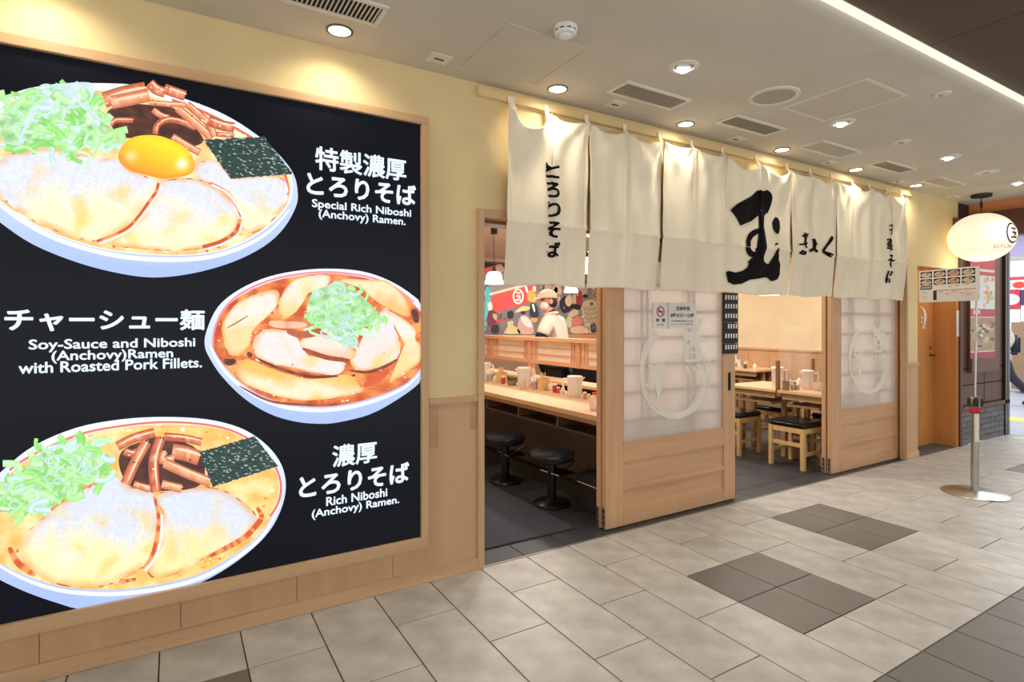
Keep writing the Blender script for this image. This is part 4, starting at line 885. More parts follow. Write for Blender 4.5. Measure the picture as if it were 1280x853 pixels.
figure('painted_seated_figure', [(b_((280, 350), (345, 285), (420, 330), (425, 440), (330, 492), (285, 430)), (46, 50, 64), 2), (b_((345, 320), (385, 278), (425, 320), (425, 380), (385, 412), (350, 380)), (236, 196, 162), 3), (b_((480, 240), (540, 236), (545, 400), (480, 392)), (172, 62, 66), 3), (b_((420, 382), (530, 398), (505, 452), (420, 425)), (40, 40, 50), 3), (b_((430, 290), (475, 270), (478, 360), (440, 380)), (210, 190, 170), 2)])
for it_ in [(b_((100, 170), (180, 160), (200, 260), (130, 260)), (206, 168, 150), 1), (b_((190, 180), (290, 165), (300, 280), (220, 300)), (222, 196, 178), 1), (b_((200, 300), (290, 280), (280, 380), (220, 390)), (196, 150, 140), 1), (b_((205, 190), (250, 185), (255, 240), (210, 240)), (170, 110, 92), 1), (b_((500, 160), (600, 150), (600, 270), (545, 290)), (196, 178, 160), 1), (b_((560, 270), (620, 280), (600, 310), (560, 300)), (54, 50, 60), 1)]: figure('painted_crowd', [it_])
figure('painted_lattice_robe', [(b_((540, 380), (660, 330), (730, 380), (740, 700), (600, 722), (560, 560)), (206, 190, 160), 2), (b_((660, 200), (720, 190), (720, 330), (670, 330)), (176, 150, 140), 2), (b_((640, 640), (700, 610), (718, 700), (660, 722)), (44, 54, 80), 4)])
mb = MB()
for k in range(5):
    pc.ribbon(mb, b_((560+k*30, 400), (600+k*30, 560), (620+k*28, 690)), .8, 6, (150, 132, 112), 3); pc.ribbon(mb, b_((565, 430+k*55), (640, 450+k*55), (725, 420+k*55)), .8, 6.4, (150, 132, 112), 3)
mb.build('painted_lattice_lines', mpr, mural)
rm = random.Random(21); inks = [(206, 178, 150), (176, 140, 122), (90, 84, 92), (232, 214, 190), (150, 60, 62), (56, 60, 80), (196, 150, 96), (130, 150, 150)]
for k in range(70):
    x, y = rm.uniform(602, 748), rm.choice([rm.uniform(352, 372), rm.uniform(352, 416)]); c_ = rm.choice(inks); mb = MB(); s_ = rm.uniform(.9, 2.6)
    if 615 < x < 668 and y < 388: continue
    if k % 3 == 0: pc.ribbon(mb, [(x, y), (x+rm.uniform(-3, 3), y+rm.uniform(2, 5)), (x+rm.uniform(-4, 4), y+rm.uniform(5, 9))], rm.uniform(.5, 1.1), 8+k*.02, rm.choice([(50, 46, 52), (230, 220, 206), (120, 80, 70)]), 3)
    else: pc.blob(mb, [(x+s_*rm.uniform(.6, 1.3)*math.cos(t*PI/3), y+s_*rm.uniform(.6, 1.5)*math.sin(t*PI/3)) for t in range(6)], 7+k*.02, c_, 2, 3)
    mb.build('painted_detail', mpr, mural)
figure('painted_pink_cushion', [(b_((430, 560), (500, 530), (552, 590), (480, 652), (425, 620)), (226, 134, 124), 3), (b_((360, 550), (420, 530), (430, 620), (400, 662), (372, 640)), (202, 214, 172), 2), (b_((425, 650), (595, 648), (595, 725), (425, 725)), (226, 194, 166), 2), (b_((380, 500), (480, 430), (500, 500), (400, 540)), (214, 196, 170), 2)])
figure('painted_dark_band', [([(560, 322), (640, 328), (760, 330), (760, 338), (640, 336), (560, 334)], (40, 46, 66), 0)])
figure('painted_red_flag', [([(602, 337), (618, 333), (612, 341), (602, 343)], (224, 92, 90), 1), ([(619, 333), (626, 330), (630, 338), (622, 341)], (190, 160, 150), 1)])
rm = random.Random(9)
for k in range(16):                                          # the mural goes on past the parts in view
    X = (1.45+.19*k) if k < 14 else 6.85+.3*(k-14); mb = MB(); c_ = rm.choice(inks+[(84, 186, 190), (214, 78, 76), (242, 168, 88)]); Z = rm.uniform(1.4, 1.75)
    for q_, (w_, h_, dz, cc) in enumerate(((.13, .24, 0, c_), (.07, .08, .27, (232, 200, 170)), (.09, .04, .36, rm.choice(inks)), (.05, .14, -.02, rm.choice(inks)))):
        n_ = 16; mb.add([(X+w_*math.cos(t*2*PI/n_)*(1+.2*math.sin(3*t+k)), YM-.002-q_*.0008, Z+dz+h_*math.sin(t*2*PI/n_)) for t in range(n_)], [tuple(range(n_))], cc)
    mb.build('painted_figure', mpr, mural)

# ---- bar stools
def bar_stool(label, loc, rz=0.):
    t = thing('bar_stool', label, 'stool', loc, rz, 'round bar stools at the counter'); leather = M('black_leather', (44, 48, 54), .18, var=.1, scale=20); base = M('stool_black', (26, 27, 30), .3, metal=.3)
    MB().lathe([(.165, .355), (.172, .37), (.172, .395), (.160, .412), (.13, .419), (.05, .421)], 32).build('seat', leather, t, smooth=True)
    MB().lathe([(.150, .335), (.165, .345), (.165, .357)], 32).build('seat_pan', base, t, smooth=True)
    MB().lathe([(.034, .03), (.032, .335)], 18).build('column', base, t, smooth=True)
    MB().lathe([(.138, .0), (.140, .012), (.126, .026), (.06, .036), (.04, .05)], 32).build('foot', base, t, smooth=True)
    MB().tube([(-.02, -.11, .24), (.14, -.11, .335), (.16, -.08, .335)], .0045, 8).build('bag_bar', chrome, t, smooth=True)
    MB().tube([(-.02, .11, .24), (.14, .11, .335), (.16, .08, .335)], .0045, 8).build('bag_bar', chrome, t, smooth=True)
    MB().tube([(-.02, -.11, .24), (-.02, .11, .24)], .0045, 8).build('bag_bar', chrome, t, smooth=True)
    box('bag_tray', M('tray_black', (24, 22, 24), .7), t, -.02, .15, -.105, .105, .232, .238).rotation_euler = (0, 0, 0)
    return t
sx = [(2.41, .696), (2.44, 1.405), (2.44, 2.11), (2.44, 2.82)]
bar_stool('round black leather bar stool beside the mat corner, next to the door', (2.445, .70, 0), .1)
bar_stool('round black leather bar stool between two others along the mat', (2.455, 1.405, 0), -.1)
bar_stool('round black bar stool past the far end of the mat', (2.44, 2.11, 0), .05)
bk = thing('bag_basket', 'low dark bag basket with a chrome rim under the counter end', 'basket', (2.56, .22, 0))
box('body', M('basket_dark', (34, 28, 30), .7), bk, 0, .13, .06, .34, .0, .26, .012); MB().tube([(-.003, .06, .20), (-.003, .34, .20), (.13, .34, .265), (.13, .06, .265)], .005, 8, True).build('rim', chrome, bk, smooth=True)

# ---- things on counters and tables
milk = GLASS('frosted_plastic', (254, 252, 250), .3, .25); clear = GLASS('clear_plastic', (240, 236, 230), .08, .55)
def pitcher(label, loc, rz=0., h=.20, r=.066, mat=None):
    t = thing('water_pitcher', label, 'pitcher', loc, rz, 'water pitchers'); m_ = mat or milk
    MB().lathe([(r*.94, 0), (r*.98, .01), (r*1.02, h*.94), (r*.97, h*.94), (r*.9, .012)], 24).build('jug', m_, t, smooth=True)
    MB().lathe([(r*1.06, h*.93), (r*1.06, h*.97), (r*.9, h*1.0), (.012, h*1.01)], 24).build('lid', M('pitcher_lid', (250, 244, 238), .4), t, smooth=True)
    MB().tube([(-r*.95, 0, h*.84), (-r*1.5, 0, h*.86), (-r*1.62, 0, h*.7), (-r*1.55, 0, h*.32), (-r*.95, 0, h*.2)], .009, 8).build('handle', MATS['pitcher_lid'], t, smooth=True)
    MB().add([(r*.95, -.02, h*.9), (r*.95, .02, h*.9), (r*1.45, 0, h*.93), (r*.95, 0, h*.72)], [(0, 1, 2), (0, 2, 3), (1, 3, 2), (0, 3, 1)]).build('spout', MATS['pitcher_lid'], t)
    return t
def chopstick_box(label, loc, rz=0.):
    t = thing('chopstick_box', label, 'chopstick holder', loc, rz, 'chopstick holders'); m_ = wood('box_wood', (226, 186, 130), 'z', var=.08)
    MB().box(-.04, .04, -.04, .04, 0, .012).build('base', m_, t)
    for q_ in ((-.04, .04, -.04, -.034), (-.04, .04, .034, .04), (-.04, -.034, -.034, .034), (.034, .04, -.034, .034)): box('side', m_, t, *q_, .012, .115)
    rnd = random.Random(3)
    for k in range(9):
        x, y = rnd.uniform(-.026, .026), rnd.uniform(-.026, .026); MB().tube([(x, y, .012), (x*1.15, y*1.15, .155+.02*rnd.random())], .0035, 6).build('chopstick', m_, t)
    return t
def napkin_cup(label, loc):
    t = thing('napkin_cup', label, 'napkin holder', loc, 0, 'napkin cups')
    MB().lathe([(.028, 0), (.032, .075), (.029, .075), (.026, .004)], 18).build('cup', M('grey_cup', (176, 168, 158), .35), t, smooth=True)
    for k in range(4):
        r2 = random.Random(k+5); aa = k*1.6; MB().add([(0, 0, .05), (.03*math.cos(aa), .03*math.sin(aa), .12+.02*r2.random()), (.045*math.cos(aa+.8), .045*math.sin(aa+.8), .10), (.02*math.cos(aa+1.3), .02*math.sin(aa+1.3), .065)], [(0, 1, 2, 3)]).build('napkin', M('napkin_white', (244, 240, 236), .9), t)
    return t
def shaker(label, loc, body=(196, 62, 50), lid=(236, 230, 224), h=.085, r=.022):
    t = thing('spice_shaker', label, 'shaker', loc, 0, 'spice shakers'); mm = M('shaker_%d_%d' % body[:2], body, .35)
    MB().lathe([(r*.92, 0), (r, .006), (r, h*.74), (r*.86, h*.8)], 16).build('jar', mm, t, smooth=True)
    MB().lathe([(r*1.02, h*.78), (r*1.02, h*.96), (r*.8, h)], 16).build('cap', M('cap_%d' % lid[0], lid, .4), t, smooth=True)
    return t
def tumbler(label, loc):
    t = thing('tumbler', label, 'cup', loc, 0, 'clear tumblers')
    MB().lathe([(.027, 0), (.036, .085), (.0335, .085), (.025, .006)], 20).build('cup', GLASS('tumbler_plastic', (236, 222, 216), .12, .35), t, smooth=True); return t
def lidded_pot(label, loc, c=(238, 232, 226)):
    t = thing('sauce_pot', label, 'pot', loc, 0, 'small lidded pots')
    MB().lathe([(.022, 0), (.031, .02), (.03, .045), (.024, .052)], 18).build('body', M('pot_%d' % c[1], c, .3), t, smooth=True)
    MB().lathe([(.027, .052), (.024, .064), (.006, .07), (.008, .08), (.003, .084)], 18).build('lid', M('pot_%d' % c[1], c, .3), t, smooth=True)
    return t
def at(px, py, z): x, y = F(px, py, z); return (x, y, z)
ZC = .7235
pitcher('frosted water pitcher at the far end of the counter by a napkin cup', at(606, 475.5, ZC), 2.2); pitcher('frosted water pitcher beside the screen post, behind a clear tumbler', at(655, 484, ZC), 2.6, .2); pitcher('large frosted water pitcher with spout on the counter close to the door', at(718.5, 496.5, ZC), -.5, .185, .064)
chopstick_box('wooden chopstick box between a white pot and a red shaker', at(627.5, 478.5, ZC), .2); chopstick_box('wooden chopstick box in front of the dark kitchen gap', at(679.5, 488, ZC), .2)
napkin_cup('napkin cup next to the white pot on the counter', at(612.5, 476.5, ZC)); napkin_cup('napkin cup standing against the screen post', at(668.5, 487, ZC))
lidded_pot('white lidded pot left of the red shaker and chopsticks', at(619.5, 477.5, ZC)); lidded_pot('white lidded pot between chopstick box and red shaker', at(688.5, 488.5, ZC))
shaker('red spice shaker with white cap beside the bundled basket', at(629, 480, ZC)); shaker('red spice shaker with white cap between pot and large pitcher', at(693.5, 491, ZC)); shaker('small red and white shaker next to the large pitcher', at(698, 492, ZC), (206, 100, 84), h=.06, r=.014); shaker('red topped shaker at the counter end by the door', at(744, 503, ZC), (238, 226, 214), (214, 60, 46), .08, .026)
shaker('small amber shaker beside the large pitcher', at(731, 499, ZC), (206, 160, 100), h=.06, r=.016); shaker('tiny cream shaker right of the large pitcher', at(736, 500, ZC), (226, 206, 180), h=.05, r=.014); shaker('pale cream shaker in front of the large pitcher', at(703.5, 493, ZC), (230, 214, 196), h=.06, r=.018)
bs = thing('herb_basket', 'small wire basket with grey green packets on the counter', 'basket', at(640, 482, ZC))
MB().lathe([(.04, 0), (.055, .05), (.052, .05), (.037, .004)], 16).build('bowl', M('wire_grey', (150, 144, 132), .5), bs, smooth=True)
for k in range(9):
    r2 = random.Random(k); MB().tube([(r2.uniform(-.03, .03), r2.uniform(-.03, .03), .03), (r2.uniform(-.05, .05), r2.uniform(-.05, .05), .075+.02*r2.random())], .006, 6).build('packet', M('packet_green', (128, 128, 100), .7), bs)
tumbler('clear tumbler in front of the pitcher by the screen post', at(653.5, 487, ZC)); tumbler('clear tumbler at the counter end beside the door', at(742, 513, ZC))

# ---- pendant lamps
shade_g = EM('lamp_glass', (255, 247, 236), 3.2)
def pendant(label, x, y, zb=1.775, r=.098):
    t = thing('pendant_lamp', label, 'lamp', (x, y, 0), 0, 'glass pendant lamps')
    MB().lathe([(.036, 2.30), (.036, 2.42)], 20).build('ceiling_cap', dark, t, smooth=True); MB().tube([(0, 0, zb+.14), (0, 0, 2.34)], .004, 6).build('cord', dark, t)
    MB().lathe([(.024, zb+.125), (.022, zb+.165), (.010, zb+.18)], 16).build('socket', M('bronze_socket', (84, 66, 40), .4, metal=.7), t, smooth=True)
    MB().lathe([(r, zb), (r*.97, zb+.035), (r*.86, zb+.05), (r*.84, zb+.09), (r*.6, zb+.125), (r*.25, zb+.13)], 28).build('shade', shade_g, t, smooth=True)
    lamp('POINT', 'pendant_light', (x, y, zb-.05), 6, (1, .9, .78), shadow_soft_size=.08)
pendant('white glass pendant lamp on black cord seen beside the door casing', 2.9, 2.40)
pendant('white glass pendant lamp half hidden behind the first curtain panel', 2.9, 1.62)
pendant('white glass pendant lamp in the slit between two curtain panels', 2.9, .86)
pendant('white glass pendant lamp above the far kitchen, before the dark seated figure', 4.74, 3.5, 1.785)
pendant('white glass pendant lamp over the dining tables behind the brush character', 5.45, .95, 1.66)
for i, (x, y) in enumerate(ROOM_LAMPS):
    d = thing('room_downlight', 'small round recessed downlight in the restaurant ceiling', 'light', (x, y, 2.42), 0, 'restaurant ceiling downlights')
    MB().lathe([(.045, -.003), (.048, -.010), (.062, -.008), (.064, .001)], 20, cap=False).build('ring', ring_m, d, smooth=True); MB().lathe([(.046, -.004), (.046, .002)], 20).build('lens', MATS['downlight_glow'], d)

# =================================================================== INSIDE: DINING SIDE
tw = wood('table_wood', (230, 190, 146), 'y', var=.06, scale=12); tl = wood('table_leg_wood', (186, 150, 104), 'z', var=.1)
def table(label, x0, x1, y0, y1, h=.70, shelf=True):
    t = thing('dining_table', label, 'table', (x0, y0, 0), 0, 'dining tables'); a, b = x1-x0, y1-y0
    box('tabletop', tw, t, 0, a, 0, b, h-.028, h, .003)
    for x in (.205, a-.25):
        for y in (.03, b-.075): box('leg', tl, t, x, x+.045, y, y+.045, 0, h-.028, .002)
    box('apron', tl, t, .035, .06, .03, b-.03, h-.09, h-.028); box('apron', tl, t, a-.06, a-.035, .03, b-.03, h-.09, h-.028)
    if shelf: box('bag_shelf', wood('shelf_wood', (160, 128, 94), 'y'), t, .04, a-.04, .075, b-.075, .545, .565)
    return t
table('pale wood dining table between the doors with divider and square pitcher', 5.13, 5.78, .17, .645); table('pale wood dining table carrying a round pitcher, behind the divider', 5.13, 5.78, .665, 1.26)
table('pale wood dining table by the far wainscot wall', 6.93, 7.57, 2.165, 2.85)
def cushion_stool(label, loc):
    t = thing('cushion_stool', label, 'stool', loc, 0, 'square stools with black cushions'); m_ = wood('stool_wood', (226, 188, 126), 'z', var=.1); s_ = .36; lg = .038; h = .385
    for x in (0, s_-lg):
        for y in (0, s_-lg): box('leg', m_, t, x, x+lg, y, y+lg, 0, h, .003)
    for y in (.006, s_-.03): box('seat_rail', m_, t, lg, s_-lg, y, y+.024, h-.05, h, .002)
    for x in (.006, s_-.03): box('seat_rail', m_, t, x, x+.024, lg, s_-lg, h-.05, h, .002)
    for x in (.008, s_-.028): box('stretcher', m_, t, x, x+.02, lg, s_-lg, .21, .245, .002)
    for y in (.008, s_-.028): box('stretcher', m_, t, lg, s_-lg, y, y+.02, .13, .16, .002)
    MB().box(-.008, s_+.008, -.008, s_+.008, h, h+.052).build('cushion', M('black_vinyl', (30, 28, 30), .35, var=.1, scale=30), t, smooth=True, bevel=.02, seg=3)
    return t
cushion_stool('square wooden stool with black cushion, closest to the second door', (4.955, .262, 0)); cushion_stool('square wooden stool with black cushion half hidden by the first door', (4.955, .945, 0))
cushion_stool('square black cushioned stool across the table, behind the pitcher table edge', (5.66, .26, 0)); cushion_stool('square black cushioned stool deep behind the dining tables', (5.66, .94, 0))
dv = thing('table_divider', 'clear acrylic divider between two wooden brackets on the tables', 'divider', (5.13, .655, .70))
for x in (.005, .60): box('bracket', wood('bracket_wood', (150, 108, 74), 'z'), dv, x, x+.045, -.012, .012, .0, .29, .002)
box('acrylic_sheet', GLASS('acrylic', (236, 232, 220), .03, .9), dv, .05, .60, -.002, .002, .01, .64)
for z in (.03, .26): 
    for x in (.027, .622): MB().lathe([(.005, 0), (.004, .003)], 10, (0, 0, 0)).build('screw', chrome, dv).matrix_local = Matrix.Translation((x, -.012, z))@Matrix.Rotation(PI/2, 4, 'X')
ZT_ = .6995
pitcher('ribbed clear pitcher with handle beside the wooden divider bracket', at(972, 485, ZT_), 2.5, .215, .056, clear); pitcher('wide clear pitcher with domed lid next to the sauce pots', at(1010, 486.5, ZT_), 2.2, .19, .056, clear)
pitcher('clear pitcher on the far table near the wainscot', (7.15, 2.78, ZT_), 2.2, .2, .06, clear)
napkin_cup('napkin cup on the far table', (7.16, 2.62, ZT_)); chopstick_box('wooden chopstick box on the far table', (7.22, 2.5, ZT_))
lidded_pot('white bowl shaped pot on the far table', (7.18, 2.36, ZT_)); lidded_pot('round white lidded pot beside the domed pitcher', at(999, 482, ZT_)); shaker('dark pepper shaker on the far table', (7.12, 2.48, ZT_), (90, 84, 80)); shaker('white salt shaker on the far table', (7.1, 2.56, ZT_), (226, 222, 214))
MB().lathe([(.03, 0), (.032, .09), (.029, .09), (.027, .004)], 18).build('cup', M('wood_cup', (150, 120, 92), .6), thing('spoon_cup', 'brown cup of utensils beside the divider bracket', 'cup', at(982.5, 488, ZT_)), smooth=True)
lidded_pot('small white pot tucked behind the brown cup', at(988, 484, ZT_), (232, 230, 236)); shaker('dark red shaker among the pots on the pitcher table', at(992.5, 483.5, ZT_), (140, 60, 60), h=.06); shaker('steel capped shaker by the round pot', at(991, 487.5, ZT_), (200, 180, 150), (190, 186, 180), .055); shaker('small glass shaker at the table edge', at(996.5, 487.5, ZT_), (196, 186, 176), (180, 176, 170), .05)
tumbler('clear tumbler on the table near the second door', at(1022, 489, ZT_))

# =================================================================== PEOPLE
def skin(name, pts, edges, rad, mat, parent, root=0, sub=2):
    me = bpy.data.meshes.new(name); me.from_pydata(pts, edges, []); o = bpy.data.objects.new(name, me); COL.objects.link(o); o.parent = parent
    md = o.modifiers.new('skin', 'SKIN'); md.use_smooth_shade = True; sv = me.skin_vertices[0].data
    for i, r in enumerate(rad): sv[i].radius = r if isinstance(r, tuple) else (r, r)
    for i in range(len(rad)): sv[i].use_root = (i == root)
    ss = o.modifiers.new('subdiv', 'SUBSURF'); ss.levels = sub; ss.render_levels = sub; me.materials.append(mat); return o
def hand(pl, pr, skinm, parent_body): pass
def ellip(name, mat, parent, c, r, rz=0., n=20, m=12, z0=-1., z1=1.):
    mb = MB(); prof = []
    for i in range(m+1):
        t = z0+(z1-z0)*i/m; prof.append((max(.002, math.sqrt(max(0, 1-t*t))), t))
    mb.lathe(prof, n); cz, sz = math.cos(rz), math.sin(rz)
    mb.v = [(c[0]+(x*r[0]*cz-y*r[1]*sz), c[1]+(x*r[0]*sz+y*r[1]*cz), c[2]+z*r[2]) for x, y, z in mb.v]
    return mb.build(name, mat, parent, smooth='all')
def body(parent, mat, joints, fingers):
    # joints: dict name -> (pos, radius); edges fixed
    names = list(joints); idx = {n_: i for i, n_ in enumerate(names)}
    E_ = [('pelvis', 'waist'), ('waist', 'chest'), ('chest', 'neck0'), ('neck0', 'neck1'), ('neck1', 'jaw'), ('jaw', 'skull'), ('skull', 'crown')]
    for s_ in 'LR': E_ += [('chest', 'sho'+s_), ('sho'+s_, 'elb'+s_), ('elb'+s_, 'wri'+s_), ('wri'+s_, 'palm'+s_), ('pelvis', 'hip'+s_), ('hip'+s_, 'knee'+s_), ('knee'+s_, 'ank'+s_), ('ank'+s_, 'toe'+s_)]
    pts = [joints[n_][0] for n_ in names]; rad = [joints[n_][1] for n_ in names]; ed = [(idx[a_], idx[b__]) for a_, b__ in E_]
    for s_ in 'LR':                                          # five fingers, rooted in the palm
        p = Vector(joints['palm'+s_][0]); d = (p-Vector(joints['wri'+s_][0])).normalized(); sd = d.cross(Vector((0, 0, 1))); sd = sd.normalized() if sd.length > .1 else Vector((1, 0, 0))
        dn = sd.cross(d).normalized(); dn = -dn if dn.z > 0 else dn
        for k, (o_, l_) in enumerate(((-.028, .062), (-.010, .075), (.010, .07), (.028, .055))):
            i0 = len(pts); pts += [tuple(p+sd*o_+d*.03), tuple(p+sd*o_*1.15+d*(.03+l_*.5)+dn*.012), tuple(p+sd*o_*1.15+d*(.03+l_*.85)+dn*.035)]; rad += [.010, .0088, .0075]; ed += [(idx['palm'+s_], i0), (i0, i0+1), (i0+1, i0+2)]
        th = 1 if s_ == 'L' else -1; i0 = len(pts); pts += [tuple(p-d*.02+sd*.04*th), tuple(p+d*.02+sd*.062*th+dn*.01)]; rad += [.011, .009]; ed += [(idx['palm'+s_], i0), (i0, i0+1)]
    return skin('body', pts, ed, rad, mat, parent, idx['pelvis'])
skin_m = M('skin_tone', (206, 150, 122), .55, var=.04); hair_m = M('black_hair', (30, 26, 26), .5, var=.2)
# ---- cook, seen from behind on the left, leaning over the bench; local -y is forward, +x his left
fx, fy = -.58, .815
cook = thing('person', 'cook in beige cap and pale polo shirt with black cuffs, working behind the screen', 'person', (3.70, 2.36, 0), math.atan2(fx, -fy))
hl = -.62                                                    # head turned to his left
J = {'pelvis': ((0, 0, .92), (.15, .11)), 'waist': ((0, -.01, 1.08), (.135, .10)), 'chest': ((0, -.05, 1.32), (.16, .11)), 'neck0': ((0, -.075, 1.455), .058), 'neck1': ((0.01, -.095, 1.50), .052), 'jaw': ((.02, -.125, 1.545), (.062, .07)), 'skull': ((.02, -.115, 1.62), (.075, .088)), 'crown': ((.02, -.105, 1.68), (.055, .065)),
     'shoL': ((.185, -.06, 1.38), .062), 'elbL': ((.27, -.12, 1.15), .045), 'wriL': ((.20, -.31, 1.03), .030), 'palmL': ((.18, -.38, 1.01), (.040, .018)), 'shoR': ((-.185, -.05, 1.38), .062), 'elbR': ((-.26, -.10, 1.14), .045), 'wriR': ((-.18, -.29, 1.02), .030), 'palmR': ((-.16, -.36, 1.0), (.040, .018)),
     'hipL': ((.09, 0, .86), .09), 'kneeL': ((.10, -.02, .48), .06), 'ankL': ((.10, .02, .09), .042), 'toeL': ((.11, -.13, .045), (.045, .035)), 'hipR': ((-.09, 0, .86), .09), 'kneeR': ((-.10, -.02, .48), .06), 'ankR': ((-.10, .02, .09), .042), 'toeR': ((-.11, -.13, .045), (.045, .035))}
body(cook, skin_m, J, None)
shirt_m = M('polo_cotton', (222, 212, 198), .9, var=.04, scale=14, bump=.3, bscale=25)
skin('polo_shirt', [(0, .0, .90), (0, -.01, 1.06), (0, -.045, 1.30), (0, -.07, 1.43), (.175, -.058, 1.385), (.245, -.105, 1.21), (-.175, -.048, 1.385), (-.238, -.085, 1.20)], [(0, 1), (1, 2), (2, 3), (2, 4), (4, 5), (2, 6), (6, 7)], [(.178, .135), (.165, .125), (.178, .13), (.075, .07), (.088, .088), (.076, .076), (.088, .088), (.076, .076)], shirt_m, cook, 1)
MB().tube([(.075*math.cos(t*PI/8), -.082+.068*math.sin(t*PI/8), 1.468+.012*math.sin(t*PI/8)) for t in range(16)], .016, 8, True).build('collar', shirt_m, cook, smooth=True)
for s_, p0, p1 in ((1, (.238, -.10, 1.235), (.255, -.112, 1.19)), (-1, (-.232, -.082, 1.225), (-.248, -.094, 1.18))): MB().tube([p0, p1], [.072, .07], 18).build('cuff', M('cuff_black', (26, 26, 34), .9), cook, smooth=True)
skin('trousers', [(0, 0, .93), (.09, 0, .84), (.10, -.02, .48), (.10, .015, .08), (-.09, 0, .84), (-.10, -.02, .48), (-.10, .015, .08)], [(0, 1), (1, 2), (2, 3), (0, 4), (4, 5), (5, 6)], [(.17, .125), .11, .08, .07, .11, .08, .07], M('black_trousers', (34, 34, 38), .9), cook, 0)
hd = bpy.data.objects.new('head_gear', None)
hc = Vector((.02, -.115, 1.62)); fwd = Vector((math.sin(.75), -math.cos(.75), 0)); lat = Vector((fwd.y, -fwd.x, 0)); ha = math.atan2(fwd.y, fwd.x)
ellip('hair', hair_m, cook, tuple(hc-fwd*.034+Vector((0, 0, -.012))), (.076, .086, .095), ha, z0=-.7, z1=.5)
ellip('cap', M('beige_cap', (202, 186, 166), .9, var=.05), cook, tuple(hc+Vector((0, 0, .028))), (.112, .098, .098), ha, z0=-.05, z1=1.)
br = [hc+fwd*(.085+.085*math.cos(t))+lat*(.085*math.sin(t))+Vector((0, 0, .026-.02*math.cos(t))) for t in [PI*(-.5+i/8) for i in range(9)]]
mb = MB(); mb.add([tuple(p) for p in br]+[tuple(p+Vector((0, 0, .008))) for p in br], [tuple(range(9)), tuple(range(17, 8, -1))]+[(i, i+1, i+10, i+9) for i in range(8)]+[(8, 0, 9, 17)]); mb.build('cap_brim', MATS['beige_cap'], cook, smooth=True)
ellip('face_mask', M('mask_white', (226, 218, 214), .9), cook, tuple(hc+fwd*.034+Vector((0, 0, -.062))), (.058, .060, .050), ha, z0=-.95, z1=.8)
for s_ in (-1, 1):
    ellip('ear', skin_m, cook, tuple(hc+lat*(.082*s_)-fwd*.004+Vector((0, 0, -.018))), (.022, .010, .032), ha)
    ellip('eye', M('eye_dark', (30, 24, 22), .2), cook, tuple(hc+fwd*.079+lat*(.03*s_)+Vector((0, 0, .002))), (.008, .013, .008), ha)
ellip('nose', skin_m, cook, tuple(hc+fwd*.088+Vector((0, 0, -.022))), (.016, .014, .022), ha)
# ---- walker in the hall, striding away behind the corner post
wx, wy_ = 11.58, 1.04
walk = thing('person', 'person in grey coat with dark shoulder bag striding past in the hall', 'person', (wx, wy_, 0), math.atan2(-.857, -.516))
J = {'pelvis': ((0, 0, .93), (.15, .11)), 'waist': ((0, -.02, 1.08), (.13, .10)), 'chest': ((0, -.05, 1.30), (.155, .11)), 'neck0': ((0, -.06, 1.42), .05), 'neck1': ((0, -.075, 1.46), .046), 'jaw': ((0, -.10, 1.50), (.058, .066)), 'skull': ((0, -.085, 1.57), (.072, .085)), 'crown': ((0, -.08, 1.63), (.05, .06)),
     'shoL': ((.17, -.05, 1.34), .055), 'elbL': ((.23, .06, 1.10), .042), 'wriL': ((.22, -.08, .90), .028), 'palmL': ((.22, -.14, .86), (.038, .017)), 'shoR': ((-.17, -.05, 1.34), .055), 'elbR': ((-.22, .05, 1.10), .042), 'wriR': ((-.21, .0, .87), .028), 'palmR': ((-.21, -.03, .80), (.038, .017)),
     'hipL': ((.085, .02, .86), .085), 'kneeL': ((.09, .16, .50), .058), 'ankL': ((.09, .46, .20), .04), 'toeL': ((.09, .42, .06), (.042, .035)), 'hipR': ((-.085, 0, .86), .085), 'kneeR': ((-.09, -.22, .50), .058), 'ankR': ((-.09, -.28, .09), .04), 'toeR': ((-.09, -.42, .05), (.042, .035))}
body(walk, skin_m, J, None)
coat = M('grey_coat', (176, 168, 162), .9, var=.1, scale=8, bump=.3, bscale=15)
skin('coat', [(0, .06, .62), (0, .02, .92), (0, -.03, 1.15), (0, -.05, 1.31), (0, -.06, 1.40), (.165, -.05, 1.33), (.225, .055, 1.10), (.22, -.07, .905), (-.165, -.05, 1.33), (-.215, .045, 1.10), (-.21, .0, .875)], [(0, 1), (1, 2), (2, 3), (3, 4), (3, 5), (5, 6), (6, 7), (3, 8), (8, 9), (9, 10)], [(.21, .20), (.19, .16), (.17, .13), (.18, .13), (.07, .07), .075, .062, .05, .075, .062, .05], coat, walk, 2)
dk_ = M('dark_boots', (34, 36, 50), .6)
skin('trousers', [(0, .02, .90), (.085, .03, .82), (.09, .16, .50), (.09, .44, .22), (-.085, 0, .82), (-.09, -.22, .50), (-.09, -.275, .12)], [(0, 1), (1, 2), (2, 3), (0, 4), (4, 5), (5, 6)], [(.15, .11), .095, .072, .058, .095, .072, .058], dk_, walk, 0)
skin('shoe', [(.09, .47, .19), (.09, .47, .10), (.09, .36, .035)], [(0, 1), (1, 2)], [.055, .05, (.045, .035)], dk_, walk, 0); skin('shoe', [(-.09, -.27, .14), (-.09, -.28, .055), (-.09, -.42, .05)], [(0, 1), (1, 2)], [.055, .05, (.045, .04)], dk_, walk, 0)
ellip('hair', hair_m, walk, (0, -.07, 1.585), (.088, .10, .105), 0, z0=-.5, z1=1.)
for s_ in (-1, 1): ellip('eye', MATS['eye_dark'], walk, (.028*s_, -.165, 1.565), (.012, .006, .007))
ellip('nose', skin_m, walk, (0, -.172, 1.54), (.013, .014, .02)); ellip('mouth', M('lip', (170, 96, 86), .5), walk, (0, -.158, 1.508), (.022, .008, .006))
